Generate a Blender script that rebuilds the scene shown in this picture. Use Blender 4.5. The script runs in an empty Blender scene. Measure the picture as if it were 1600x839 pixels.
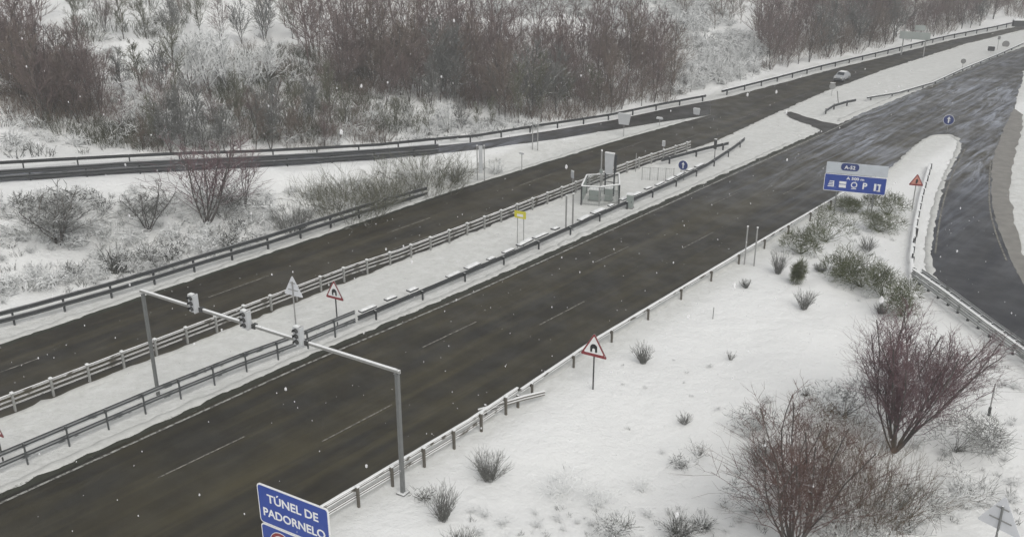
import bpy, bmesh, math, random
import numpy as np
from mathutils import Vector, noise
R = math.radians
random.seed(7)
SC = bpy.context.scene
COL = SC.collection

# ------------------------------------------------------------------ camera, world, sun
FPX, CAMH, PITCH, YAW = 1513.0, 25.0, R(21.8), R(39.4)
cd = bpy.data.cameras.new('camera'); cam = bpy.data.objects.new('camera', cd); COL.objects.link(cam)
cam.location = (0, 0, CAMH); cam.rotation_euler = (math.pi/2 - PITCH, 0, YAW)
cd.sensor_width = 36; cd.lens = FPX/1600*36; cd.clip_start = .1; cd.clip_end = 6000
SC.camera = cam
W = bpy.data.worlds.new('World'); SC.world = W; W.use_nodes = True
nt = W.node_tree; nt.nodes.clear()
SUN_EL, SUN_AZ = 48, 120
sky = nt.nodes.new('ShaderNodeTexSky'); sky.sky_type = 'NISHITA'; sky.sun_disc = False
sky.sun_elevation = R(SUN_EL); sky.sun_rotation = R(SUN_AZ); sky.altitude = 1200; sky.air_density = 1; sky.dust_density = 4
hs = nt.nodes.new('ShaderNodeHueSaturation'); hs.inputs['Saturation'].default_value = .10
bg = nt.nodes.new('ShaderNodeBackground'); bg.inputs['Strength'].default_value = .15
wo = nt.nodes.new('ShaderNodeOutputWorld')
nt.links.new(sky.outputs[0], hs.inputs['Color']); nt.links.new(hs.outputs[0], bg.inputs[0]); nt.links.new(bg.outputs[0], wo.inputs[0])
sd = bpy.data.lights.new('sun', 'SUN'); sd.energy = .9; sd.angle = R(40); sd.color = (1, .965, .90)
sun = bpy.data.objects.new('sun', sd); COL.objects.link(sun)
az, el = R(SUN_AZ), R(SUN_EL)
sv = Vector((math.sin(az)*math.cos(el), math.cos(az)*math.cos(el), math.sin(el)))
sun.rotation_euler = sv.to_track_quat('Z', 'Y').to_euler()
vs = SC.view_settings; vs.view_transform = 'Standard'; vs.look = 'None'; vs.gamma = 1; vs.use_curve_mapping = False
vs.exposure = 0.45
SC.cycles.max_bounces = 6; SC.cycles.transparent_max_bounces = 12; SC.cycles.volume_bounces = 0
HAZE_DENSITY = .0014

# ------------------------------------------------------------------ materials
def new_mat(name):
    m = bpy.data.materials.new(name); m.use_nodes = True
    n = m.node_tree; b = n.nodes['Principled BSDF']
    return m, n, b
def mat(name, c, rough=.6, metal=0, var=.12, scale=3.0):
    """plain colour with a faint cloudy variation"""
    m, n, b = new_mat(name)
    tc = n.nodes.new('ShaderNodeTexCoord'); no = n.nodes.new('ShaderNodeTexNoise'); no.inputs['Scale'].default_value = scale
    no.inputs['Detail'].default_value = 5
    mx = n.nodes.new('ShaderNodeMix'); mx.data_type = 'RGBA'
    mx.inputs[6].default_value = (*[v*(1-var) for v in c], 1); mx.inputs[7].default_value = (*[min(1, v*(1+var)) for v in c], 1)
    n.links.new(tc.outputs['Object'], no.inputs['Vector']); n.links.new(no.outputs['Fac'], mx.inputs[0])
    n.links.new(mx.outputs[2], b.inputs['Base Color'])
    b.inputs['Roughness'].default_value = rough; b.inputs['Metallic'].default_value = metal
    return m
def N(n, t, **k):
    x = n.nodes.new(t)
    for a, v in k.items():
        if a.startswith('i_'): x.inputs[a[2:].replace('_', ' ')].default_value = v
        else: setattr(x, a, v)
    return x
def mapr(n, src, a, b, c=0, d=1):
    x = n.nodes.new('ShaderNodeMapRange'); x.inputs['From Min'].default_value = a; x.inputs['From Max'].default_value = b
    x.inputs['To Min'].default_value = c; x.inputs['To Max'].default_value = d
    x.interpolation_type = 'SMOOTHSTEP'
    n.links.new(src, x.inputs[0]); return x.outputs[0]
def math_(n, op, a, b=None):
    x = n.nodes.new('ShaderNodeMath'); x.operation = op
    for i, v in enumerate((a, b)):
        if v is None: continue
        if isinstance(v, (int, float)): x.inputs[i].default_value = v
        else: n.links.new(v, x.inputs[i])
    return x.outputs[0]
def mixc(n, f, a, b):
    mx = n.nodes.new('ShaderNodeMix'); mx.data_type = 'RGBA'
    if isinstance(f, (int, float)): mx.inputs[0].default_value = f
    else: n.links.new(f, mx.inputs[0])
    for i, v in ((6, a), (7, b)):
        if isinstance(v, tuple): mx.inputs[i].default_value = (*v, 1)
        else: n.links.new(v, mx.inputs[i])
    return mx.outputs[2]
def coords(n, scale=(1, 1, 1)):
    tc = n.nodes.new('ShaderNodeTexCoord'); mp = n.nodes.new('ShaderNodeMapping'); mp.inputs['Scale'].default_value = scale
    n.links.new(tc.outputs['Object'], mp.inputs['Vector']); return mp.outputs[0]
def nz(n, vec, scale, detail=4, rough=.55, dist=0):
    x = n.nodes.new('ShaderNodeTexNoise'); x.inputs['Scale'].default_value = scale; x.inputs['Detail'].default_value = detail
    x.inputs['Roughness'].default_value = rough; x.inputs['Distortion'].default_value = dist
    n.links.new(vec, x.inputs['Vector']); return x.outputs['Fac']
SNOW = (.75, .755, .745)
def snow_mat():
    m, n, b = new_mat('snow_ground')
    v = coords(n)
    base = mixc(n, nz(n, v, .12), (.72, .722, .705), (.81, .81, .795))
    # thin spots: dry grass and heather showing through (attribute 'scrub' is stronger on the banks)
    at = n.nodes.new('ShaderNodeAttribute'); at.attribute_name = 'scrub'
    f1 = nz(n, v, .55, 8, .68, .6); f2 = nz(n, v, 2.2, 6, .7)
    f = math_(n, 'ADD', math_(n, 'MULTIPLY', f1, .65), math_(n, 'MULTIPLY', f2, .35))
    thr = math_(n, 'SUBTRACT', .68, math_(n, 'MULTIPLY', at.outputs['Fac'], .17))
    msk = mapr(n, math_(n, 'SUBTRACT', f, thr), 0, .07)
    msk = math_(n, 'MULTIPLY', msk, math_(n, 'MINIMUM', at.outputs['Fac'], 1.0))
    soil = mixc(n, nz(n, v, 3), (.07, .065, .05), (.17, .16, .14))
    col = mixc(n, math_(n, 'MULTIPLY', msk, .8), base, soil)
    ad = n.nodes.new('ShaderNodeAttribute'); ad.attribute_name = 'salted'
    dz = mapr(n, nz(n, v, 1.3, 7, .7), .3, .7, .55, 1)
    col = mixc(n, math_(n, 'MULTIPLY', math_(n, 'MULTIPLY', ad.outputs['Fac'], dz), .85), col, (.53, .53, .50))
    n.links.new(col, b.inputs['Base Color']); b.inputs['Roughness'].default_value = .8
    b.inputs['Specular IOR Level'].default_value = .2
    bp = n.nodes.new('ShaderNodeBump'); bp.inputs['Strength'].default_value = .75; bp.inputs['Distance'].default_value = .3
    hh = math_(n, 'ADD', nz(n, v, .7, 8, .62), math_(n, 'MULTIPLY', nz(n, v, 6, 4), .12))
    n.links.new(hh, bp.inputs['Height']); n.links.new(bp.outputs[0], b.inputs['Normal'])
    return m
def asphalt_mat(name, dark, light, snowy):
    """wet worn asphalt; snowy = (y0, y1) where blown snow dusting begins and is full, amount"""
    m, n, b = new_mat(name)
    tc = n.nodes.new('ShaderNodeTexCoord'); sx = n.nodes.new('ShaderNodeSeparateXYZ'); n.links.new(tc.outputs['Object'], sx.inputs[0])
    v = coords(n); vs_ = coords(n, (1.1, .035, 1)); vt = coords(n, (.55, .018, 1)); vd = coords(n, (.9, .11, 1))
    tr = math_(n, 'ADD', math_(n, 'MULTIPLY', nz(n, vs_, 1, 3), .6), math_(n, 'MULTIPLY', nz(n, v, .35, 6), .4))
    col = mixc(n, mapr(n, tr, .35, .66), dark, light)
    tracks = mapr(n, nz(n, vt, 1.6, 5, .62, .6), .46, .62)
    col = mixc(n, math_(n, 'MULTIPLY', tracks, .5), col, tuple(c*.5 for c in dark))
    px_ = math_(n, 'COSINE', math_(n, 'MULTIPLY', math_(n, 'ADD', sx.outputs['X'], 100.35), 2*math.pi/1.72))
    wt = math_(n, 'MULTIPLY', mapr(n, px_, .1, .9), mapr(n, nz(n, vt, 2.2, 4, .6, .4), .38, .60))
    col = mixc(n, math_(n, 'MULTIPLY', wt, .34), col, tuple(c*.55 for c in dark))
    patch = mapr(n, nz(n, coords(n, (.25, .06, 1)), 1.0, 3, .5, .5), .52, .58)
    col = mixc(n, math_(n, 'MULTIPLY', patch, .22), col, tuple(c*1.15 for c in light))
    grit = mapr(n, nz(n, v, 14, 3, .7), .62, .8)
    col = mixc(n, math_(n, 'MULTIPLY', grit, .25), col, tuple(min(1, c*2.2) for c in light))
    if name == 'asphalt_lower':   # the exit lane is mixed towards a bluer, darker tone
        ln = mapr(n, math_(n, 'ADD', sx.outputs['X'], math_(n, 'MULTIPLY', mapr(n, sx.outputs['Y'], 60, 130), -9)), -27, -23)
        col = mixc(n, math_(n, 'MULTIPLY', ln, .75), col, mixc(n, tr, (.012, .013, .017), (.045, .048, .058)))
    y0, y1, amt = snowy
    reg = mapr(n, sx.outputs['Y'], y0, y1) if y0 < y1 else math_(n, 'SUBTRACT', 1.0, mapr(n, sx.outputs['Y'], y1, y0))
    broad = mapr(n, nz(n, coords(n, (.07, .03, 1)), 1.0, 4, .6, 1.5), .36, .62, .25, 1)
    d1 = mapr(n, nz(n, vd, .8, 9, .68, 2.2), .40, .70)
    d2 = mapr(n, nz(n, vs_, 2.6, 6, .6), .44, .66)
    d = math_(n, 'MULTIPLY', math_(n, 'MULTIPLY', broad, math_(n, 'ADD', math_(n, 'MULTIPLY', d1, .75), math_(n, 'MULTIPLY', d2, .35))), math_(n, 'MULTIPLY', reg, amt))
    col = mixc(n, d, col, (.40, .43, .50))
    n.links.new(col, b.inputs['Base Color'])
    n.links.new(mapr(n, nz(n, v, .5, 4), .3, .7, .42, .68), b.inputs['Roughness'])
    b.inputs['Specular IOR Level'].default_value = .4
    bp = n.nodes.new('ShaderNodeBump'); bp.inputs['Strength'].default_value = .25; bp.inputs['Distance'].default_value = .02
    n.links.new(nz(n, v, 20, 3), bp.inputs['Height']); n.links.new(bp.outputs[0], b.inputs['Normal'])
    return m
def paint_mat(name, c, wear):
    m, n, b = new_mat(name); v = coords(n)
    f = mapr(n, nz(n, v, 4, 6, .7), wear-.1, wear+.12)
    n.links.new(mixc(n, f, c, (.07, .065, .055)), b.inputs['Base Color']); b.inputs['Roughness'].default_value = .7
    return m
def twig_mat(name, c1, c2, snow, thr=.25):
    """bark colour; wet snow lies on whatever faces up"""
    m, n, b = new_mat(name); v = coords(n)
    col = mixc(n, nz(n, v, .9, 3), c1, c2)
    g = n.nodes.new('ShaderNodeNewGeometry'); sx = n.nodes.new('ShaderNodeSeparateXYZ'); n.links.new(g.outputs['True Normal'], sx.inputs[0])
    f = mapr(n, sx.outputs['Z'], thr, thr+.25)
    f2 = mapr(n, nz(n, v, 2.2, 4, .6), .62-snow*.45, .80-snow*.45)
    col = mixc(n, math_(n, 'MULTIPLY', f, f2), col, SNOW)
    n.links.new(col, b.inputs['Base Color']); b.inputs['Roughness'].default_value = .85; b.inputs['Specular IOR Level'].default_value = .1
    return m
def steel_snowy(name, c, metal, thr=.6):
    """dull metal with snow stuck on its upward faces and in streaks"""
    m, n, b = new_mat(name); v = coords(n)
    col = mixc(n, nz(n, v, 2.5, 6, .7), tuple(x*.75 for x in c), tuple(x*1.25 for x in c))
    g = n.nodes.new('ShaderNodeNewGeometry'); sx = n.nodes.new('ShaderNodeSeparateXYZ'); n.links.new(g.outputs['True Normal'], sx.inputs[0])
    f = math_(n, 'MULTIPLY', mapr(n, sx.outputs['Z'], thr, thr+.2), mapr(n, nz(n, v, 1.3, 3), .34, .46))
    n.links.new(mixc(n, f, col, SNOW), b.inputs['Base Color']); b.inputs['Roughness'].default_value = .6
    n.links.new(math_(n, 'MULTIPLY', math_(n, 'SUBTRACT', 1.0, f), metal), b.inputs['Metallic'])
    return m
M = {}
M['snow'] = snow_mat()
M['cap'] = mat('snow_cap', SNOW, .8, 0, .06, 2)
M['road'] = asphalt_mat('asphalt_lower', (.013, .010, .0035), (.052, .043, .019), (62, 104, .85))
M['road_up'] = asphalt_mat('asphalt_upper', (.016, .0125, .0055), (.052, .043, .021), (80, 200, .22))
M['slip'] = asphalt_mat('asphalt_slip', (.022, .019, .015), (.045, .04, .032), (102, 55, .75))
M['paint'] = paint_mat('worn_white_paint', (.34, .34, .31), .5)
M['dash'] = paint_mat('worn_dash_paint', (.25, .235, .2), .48)
M['galv'] = steel_snowy('galvanised_steel', (.17, .175, .17), .25)
M['galv_mid'] = steel_snowy('grey_galvanised_steel', (.075, .08, .08), .15, .75)
M['galv_dark'] = steel_snowy('dark_galvanised_steel', (.045, .048, .048), .1, .8)
M['galv_pale'] = steel_snowy('pale_galvanised_steel', (.28, .28, .265), .2, .5)
M['brown_steel'] = steel_snowy('weathered_steel', (.12, .108, .088), .2, .5)
M['post_dark'] = mat('dark_post_steel', (.06, .06, .058), .6, .3)
M['post_grey'] = mat('grey_post_steel', (.30, .30, .29), .6, .3)
M['white'] = mat('white_sign_face', (.70, .70, .69), .5, 0, .07, 2)
M['offwhite'] = mat('snow_plastered_panel', (.46, .47, .475), .7, 0, .12, 3)
M['sign_back'] = mat('grey_sign_back', (.60, .61, .63), .6, 0, .12, 2)
M['red'] = mat('red_sign_border', (.20, .022, .025), .5)
M['redface'] = mat('reddish_sign_face', (.50, .22, .17), .6, 0, .3, 6)
M['black'] = mat('black_symbol', (.012, .012, .012), .5)
M['blue'] = mat('blue_sign_face', (.018, .05, .26), .45, 0, .1, 1)
M['navy'] = mat('navy_sign_face', (.02, .035, .14), .45)
M['yellow'] = mat('yellow_sign_face', (.55, .50, .04), .55, 0, .2, 6)
M['cabinet'] = mat('grey_green_cabinet', (.24, .27, .25), .6)
M['concrete'] = mat('concrete', (.22, .22, .21), .8)
M['lens'] = mat('dark_signal_lens', (.015, .013, .012), .25)
M['tyre'] = mat('tyre_rubber', (.02, .02, .02), .8)
M['carpaint'] = mat('white_car_paint', (.33, .34, .35), .35)
M['carglass'] = mat('dark_car_glass', (.03, .035, .04), .15)
M['lamp'] = mat('headlight_glass', (.75, .75, .7), .2)
M['bare'] = twig_mat('bark_brown', (.112, .088, .070), (.235, .195, .165), .12, .55)
M['purple'] = twig_mat('bark_purple_brown', (.112, .084, .076), (.225, .178, .165), .08, .55)
M['red_twig'] = twig_mat('reddish_twigs', (.095, .056, .060), (.18, .122, .126), .2, .55)
M['grey_twig'] = twig_mat('grey_twigs', (.11, .11, .10), (.21, .21, .195), .35, .45)
M['frost'] = twig_mat('snow_laden_twigs', (.20, .205, .195), (.42, .425, .41), 1.25, -.5)
M['frost_dark'] = twig_mat('half_snowed_twigs', (.055, .057, .05), (.12, .12, .105), .62, .2)
M['green'] = twig_mat('broom_green', (.045, .055, .022), (.12, .13, .06), .30, .5)
M['olive'] = twig_mat('olive_brush', (.09, .09, .06), (.16, .158, .115), .35, .4)
M['umber'] = twig_mat('dark_umber_twigs', (.075, .045, .038), (.155, .102, .088), .2, .55)
M['slope_brush'] = twig_mat('dull_olive_twigs', (.055, .056, .035), (.115, .115, .075), .2, .5)
M['brown'] = twig_mat('brown_brush', (.075, .050, .030), (.14, .105, .066), .15, .55)
M['dry'] = twig_mat('dry_dark_grass', (.03, .033, .022), (.075, .075, .055), .35, .5)
M['trunk'] = twig_mat('trunk_bark', (.07, .062, .055), (.13, .12, .11), .25, .4)

# ------------------------------------------------------------------ mesh helpers
class MB:
    def __init__(s): s.v, s.f, s.mi = [], [], []
    def add(s, vs_, fs, mi=0):
        o = len(s.v); s.v += [tuple(p) for p in vs_]; s.f += [tuple(i+o for i in f) for f in fs]; s.mi += [mi]*len(fs); return s
    def box(s, c, d, mi=0, rz=0, rx=0, bev=0):
        cx, cy, cz = c; a, b, h = d[0]/2, d[1]/2, d[2]/2
        pts = [(x, y, z) for z in (-h, h) for x, y in ((-a, -b), (a, -b), (a, b), (-a, b))]
        if rx: pts = [(x, y*math.cos(rx)-z*math.sin(rx), y*math.sin(rx)+z*math.cos(rx)) for x, y, z in pts]
        ca, sa = math.cos(rz), math.sin(rz)
        pts = [(cx+x*ca-y*sa, cy+x*sa+y*ca, cz+z) for x, y, z in pts]
        return s.add(pts, [(0, 3, 2, 1), (4, 5, 6, 7), (0, 1, 5, 4), (1, 2, 6, 5), (2, 3, 7, 6), (3, 0, 4, 7)], mi)
    def tube(s, p0, p1, r0, r1=None, n=8, caps=True, mi=0):
        r1 = r0 if r1 is None else r1
        p0, p1 = Vector(p0), Vector(p1); d = (p1-p0)
        if d.length < 1e-6: return s
        d.normalize(); a = d.orthogonal().normalized(); b = d.cross(a)
        ps = []
        for p, r in ((p0, r0), (p1, r1)):
            for i in range(n):
                t = 2*math.pi*i/n; ps.append(p+a*(r*math.cos(t))+b*(r*math.sin(t)))
        fs = [(i, (i+1) % n, n+(i+1) % n, n+i) for i in range(n)]
        if caps: fs += [tuple(range(n-1, -1, -1)), tuple(range(n, 2*n))]
        return s.add(ps, fs, mi)
    def plate(s, pts, y0, y1, mi=0):
        """a flat outline (x, z) given thickness from y0 to y1"""
        n = len(pts)
        ps = [(x, y0, z) for x, z in pts]+[(x, y1, z) for x, z in pts]
        return s.add(ps, [tuple(range(n)), tuple(range(2*n-1, n-1, -1))]+[(i, n+i, n+(i+1) % n, (i+1) % n) for i in range(n)], mi)
    def mesh(s, name, mats, smooth=False):
        me = bpy.data.meshes.new(name); me.from_pydata(s.v, [], s.f)
        for m in (mats if isinstance(mats, (list, tuple)) else [mats]): me.materials.append(m)
        if any(s.mi): me.polygons.foreach_set('material_index', s.mi)
        if smooth: me.polygons.foreach_set('use_smooth', [True]*len(s.f))
        me.update(); return me
    def build(s, name, mats, parent=None, smooth=False):
        return link(name, s.mesh(name, mats, smooth), parent)
def link(name, me, parent=None):
    o = bpy.data.objects.new(name, me); COL.objects.link(o)
    if parent is not None: o.parent = parent
    return o
def tag(o, label=None, cat=None, group=None, kind=None):
    for k, v in (('label', label), ('category', cat), ('group', group), ('kind', kind)):
        if v: o[k] = v
    return o
def thing(name, label, cat, loc=(0, 0, 0), rz=0, group=None):
    o = bpy.data.objects.new(name, None); COL.objects.link(o); o.location = loc; o.rotation_euler = (0, 0, rz)
    o.empty_display_size = .3
    return tag(o, label, cat, group)
def struct(name, mb_or_me, mats=None):
    me = mb_or_me if isinstance(mb_or_me, bpy.types.Mesh) else mb_or_me.mesh(name, mats)
    return tag(link(name, me), kind='structure')

# ------------------------------------------------------------------ pixel rays and terrain
def ray(px, py):
    u, v = px-800, py-419.5
    dn = v*math.cos(PITCH)+FPX*math.sin(PITCH); fw = FPX*math.cos(PITCH)-v*math.sin(PITCH)
    return (u*math.cos(YAW)-fw*math.sin(YAW), u*math.sin(YAW)+fw*math.cos(YAW), -dn)
def P(px, py, z=0.0):
    x, y, d = ray(px, py); k = (CAMH-z)/-d
    return x*k, y*k
def top_z(base, px, py):
    """height reached at the distance of point base by the ray through a pixel"""
    x, y, d = ray(px, py); k = math.hypot(base[0], base[1])/math.hypot(x, y)
    return CAMH+d*k
def interp(tab):
    ys = [t[0] for t in tab]; xs = [t[1] for t in tab]
    return lambda y: float(np.interp(y, ys, xs))
xA = interp([(-90, -55.0), (60, -55.0), (82, -53.8), (100, -52.2), (108, -52)])
A2 = [(106, -55.9), (119, -54.6), (135, -53.2), (156, -50.6), (175, -48.5), (193, -45.2), (230, -40), (300, -22), (360, 0)]
xB = interp([(-90, -46.9), (27, -46.5), (61, -46.6), (75, -46.6), (89, -45.7), (102, -46.5), (122, -47.2), (140, -46.9), (172, -45), (198, -41.6), (230, -36), (300, -17), (360, 5)])
xC = interp([(-90, -39.5), (30, -39.4), (42, -38.9), (75, -38.7), (98, -38.5), (111, -38.6), (135, -37.8), (158, -37.6), (174, -36.6), (200, -33.5), (240, -27), (300, -10), (360, 12)])
xD = interp([(-90, -28.35), (30, -28.3), (45, -28.75), (400, -28.75)])
slip_u, slip_l = [], []
def zsl(px): return max(0.0, 4.0*(1-px/950.0))
for px, py in [(-70, 274), (0, 268), (100, 262), (200, 256), (300, 252), (400, 247), (500, 242), (600, 236), (680, 229), (750, 222), (860, 205), (960, 188), (1040, 171), (1110, 158)]:
    z = zsl(px); x, y = P(px, py, z); slip_u.append((x, y, z))
for px, py in [(-70, 292), (0, 285), (100, 278), (200, 271), (300, 266), (400, 261), (500, 255), (600, 248), (680, 241), (750, 234), (860, 219), (960, 203), (1040, 190), (1110, 180)]:
    z = zsl(px); x, y = P(px, py, z); slip_l.append((x, y, z))
def ext(l):
    (x0, y0, z0), (x1, y1, z1) = l[0], l[2]
    k = 12; return [(x0-(x1-x0)*k/2, y0-(y1-y0)*k/2, z0+.6)]+l
slip_u, slip_l = ext(slip_u), ext(slip_l)
def by_y(l, j, tail=()): return interp([(p[1], p[j]) for p in l]+list(tail))
SU = by_y(slip_u, 0, A2[1:]); SUz = by_y(slip_u, 2)
SL = by_y(slip_l, 0); SLz = by_y(slip_l, 2)
Y_MERGE = slip_l[-1][1]
def sm(t): t = min(1, max(0, t)); return t*t*(3-2*t)
def hill(d):
    return .19*d if d < 150 else 28.5+14*(1-math.exp(-(d-150)/75))
xG = interp([(30, 23.0), (57, -9.1), (59.7, -12.4), (63.8, -16), (67.4, -17.5), (82.8, -21.7), (100, -25.1), (107, -28.3)])
def fbm(x, y, s, o=4): return noise.fractal(Vector((x/s, y/s, 3.7)), .9, 2.1, o)
def terr(x, y, detail=True):
    if y > Y_MERGE: a = SU(y)-1.0; sl = su = a; zs = zu = 0.0
    else: a = xA(y)-1.6 if y < 97 else SL(y)-.1; sl = min(SL(y), a); su = min(SU(y), sl-.5); zs = SLz(y); zu = SUz(y)
    n1 = fbm(x, y, 9.0)
    if x > a:
        z = 0.0
        e = sm((x+27.0)/5.0)*sm((xG(y)-2.2-x)/5.0) if y < 100 else 0
        if y < 120 and x > -27: z += e*(n1*.42+.11*fbm(x, y, 1.9)+.05*fbm(x, y, .9)-.3*sm((x+27)/6)*sm((40-y)/20+.6))
        if -45.5 < x < -40.5: z += .06*fbm(x, y, 2.2)
        if x > -5: z += 0.0
        return z
    if x > sl:
        t = (a-x)/max(a-sl, .5)
        return zs*sm(t*1.05)+(n1*.8+.42*fbm(x, y, 2.6)+.15*fbm(x, y, 1.2))*min(1, 3.2*t)*min(1, (1-t)*5)*min(1, (a-sl)/6)
    if x > su: return zs+(zu-zs)*(sl-x)/max(sl-su, .5)
    d = su-x; r = min(1, d/6)
    return zu+hill(max(0, d-1.5))+(n1*1.5+.35*fbm(x, y, 2.3))*r+6*min(1, d/60)*fbm(x+50, y, 60, 2)
def T(px, py):
    """where the ray through a pixel meets the terrain"""
    dx, dy, dz = ray(px, py); L = math.sqrt(dx*dx+dy*dy+dz*dz); dx, dy, dz = dx/L, dy/L, dz/L
    s = 20.0
    while s < 900:
        x, y, z = dx*s, dy*s, CAMH+dz*s
        if z <= terr(x, y):
            return Vector((x, y, terr(x, y)))
        s += max(.15, (z-terr(x, y))*.5)
    return Vector((dx*s, dy*s, terr(dx*s, dy*s)))

# the ground: one sheet, fine in view and coarse out to the horizon
def axis(lo, hi, step, far):
    a = list(np.arange(lo, hi+1e-6, step)); g, p = step, []
    x = lo
    while x > -far: g *= 1.35; x -= g; p.insert(0, x)
    q = []; x = hi; g = step
    while x < far: g *= 1.35; x += g; q.append(x)
    return p+a+q
gx = axis(-190, 14, 1.1, 1300); gy = axis(4, 260, 1.1, 1300)
gv, sc_, sal = [], [], []
for y in gy:
    for x in gx:
        yy = min(max(y, -80), 330); z = terr(x, yy)
        gv.append((x, y, z-.03))
        if y > Y_MERGE: a = SU(y)-2
        else: a = xA(y)-3
        on_slip = y <= Y_MERGE and SU(y)-1.2 < x < SL(y)+1.0
        s = 0.0 if (x > a or on_slip) else (.45 if x > (SL(y) if y < Y_MERGE else -999) else .6)*sm((a-x)/3)
        if x > -26 and y < 100 and x < 20: s = .16
        sc_.append(s)
        sal.append(1.0 if (50 < y < 150 and x > xG(y)+4) or a-1 < x < -28 else max(.0, 1-abs(x+27.5)/1.6) if x >= -28 else .05)
nxg = len(gx)
gf = [(j*nxg+i, j*nxg+i+1, (j+1)*nxg+i+1, (j+1)*nxg+i) for j in range(len(gy)-1) for i in range(nxg-1)]
gm = bpy.data.meshes.new('ground'); gm.from_pydata(gv, [], gf); gm.materials.append(M['snow'])
at = gm.attributes.new('scrub', 'FLOAT', 'POINT'); at.data.foreach_set('value', sc_)
at = gm.attributes.new('salted', 'FLOAT', 'POINT'); at.data.foreach_set('value', sal)
gm.polygons.foreach_set('use_smooth', [True]*len(gf)); gm.update()
tag(link('ground', gm), kind='structure')

# ------------------------------------------------------------------ roads
def resample(pts, step):
    out = [pts[0]]
    for a, b in zip(pts, pts[1:]):
        L = math.dist(a, b); n = max(1, int(L/step))
        for i in range(1, n+1): out.append(tuple(a[k]+(b[k]-a[k])*i/n for k in range(len(a))))
    return out
def smooth_line(pts, it=3):
    for _ in range(it):
        q = [pts[0]]
        for a, b in zip(pts, pts[1:]):
            q += [tuple(a[k]*.75+b[k]*.25 for k in range(len(a))), tuple(a[k]*.25+b[k]*.75 for k in range(len(a)))]
        pts = q+[pts[-1]]
    return pts
def ragged(pts, amp, seed=0, s=1.3):
    out = []
    for i, p in enumerate(pts):
        a = pts[max(0, i-1)]; b = pts[min(len(pts)-1, i+1)]; L = math.dist(a[:2], b[:2]) or 1
        nx, ny = -(b[1]-a[1])/L, (b[0]-a[0])/L
        k = amp*(noise.fractal(Vector((p[0]/s, p[1]/s, seed*5.3)), .8, 2, 3))
        out.append((p[0]+nx*k, p[1]+ny*k)+tuple(p[2:]))
    return out
def sheet(name, outline, z, m):
    bm = bmesh.new(); vs_ = [bm.verts.new((p[0], p[1], z)) for p in outline]
    f = bm.faces.new(vs_); bmesh.ops.triangulate(bm, faces=[f])
    bmesh.ops.recalc_face_normals(bm, faces=bm.faces)
    if sum(fc.normal.z*fc.calc_area() for fc in bm.faces) < 0: bmesh.ops.reverse_faces(bm, faces=bm.faces)
    me = bpy.data.meshes.new(name); bm.to_mesh(me); bm.free(); me.materials.append(m)
    return tag(link(name, me), kind='structure')
ysr = list(np.arange(-90, 355, 1.0))
def col(f, o=0): return [(f(y)+o, float(y)) for y in ysr]
# upper carriageway, together with the merging lane
gap_tip = (slip_l[-1][0], slip_l[-1][1])
left = [(xA(y), float(y)) for y in ysr if y <= 98]+[gap_tip]
left_hill = [(p[0]+.1, p[1]) for p in slip_l if False]
upper_left = ragged(resample(left, .8), .12, 1, 3)
after = [(SU(y)+.2, float(y)) for y in ysr if y > 108]
after = [slip_u[-1][:2]]+ragged(resample(after, .8), .2, 2)
rightB = ragged(resample(col(xB), .8), .18, 3)
sheet('upper_road', upper_left+after+rightB[::-1], .02, M['road_up'])
# slip road (two triangulated edges with their own heights)
su_r, sl_r = resample(slip_u, 3), resample(slip_l, 3)
n_ = 140; mb = MB()
def lerp_line(l, t):
    y0, y1 = l[0][1], l[-1][1]; y = y0+(y1-y0)*t
    return (interp([(p[1], p[0]) for p in l])(y), y, interp([(p[1], p[2]) for p in l])(y))
rows = []
for i in range(n_+1):
    a, b = lerp_line(slip_u, i/n_), lerp_line(slip_l, i/n_)
    rows.append([tuple(a[k]+(b[k]-a[k])*j/6 for k in range(3)) for j in range(7)])
vv = [(p[0], p[1], terr(p[0], p[1])+.05 if 0 else p[2]+.035) for r in rows for p in r]
mb.add(vv, [(i*7+j, i*7+j+1, (i+1)*7+j+1, (i+1)*7+j) for i in range(n_) for j in range(6)])
struct('slip_road', mb, M['slip'])
# lower carriageway with the exit to the service area as one sheet
C_line = ragged(resample(col(xC, -.38), .35), .20, 4, .9)
gore_px = [(1310, 304), (1371, 277), (1400, 260), (1432, 227), (1455, 213), (1479, 210), (1498, 216), (1500, 232), (1479, 271), (1464, 314), (1455, 357), (1450, 395), (1453, 420), (1461, 446), (1482, 466), (1521, 500), (1595, 548), (1700, 622)]
gore = [P(*q) for q in gore_px]
gx0 = gore[0]
far_px = [(1700, 520), (1625, 478), (1590, 420), (1570, 365), (1556, 320), (1554, 290), (1557, 246), (1572, 215), (1581, 190), (1590, 150), (1600, 118)]
ramp_r = [P(*q) for q in far_px]
dl = [(xD(y)+.15, float(y)) for y in ysr if y < gx0[1]-1]
dl = ragged(resample(dl, .8), .12, 5)
fr = [(-31.5, 152.), (-30, 175.), (-24, 205.), (-10, 250.), (12, 300.), (36, 354.)]
outl = C_line+[(fr[-1][0], fr[-1][1])]+fr[::-1][1:]+ramp_r[::-1]+[ramp_r[0]]
ramp_side = ragged(resample(smooth_line(ramp_r+fr[:1], 2), .8), .2, 6)
gore_side = ragged(resample(smooth_line(gore, 2), .8), .18, 7)
outl = C_line+resample(fr[::-1], 2)+ramp_side[::-1][1:]+gore_side[::-1]+dl[::-1]
sheet('lower_road', outl, .02, M['road'])
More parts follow.
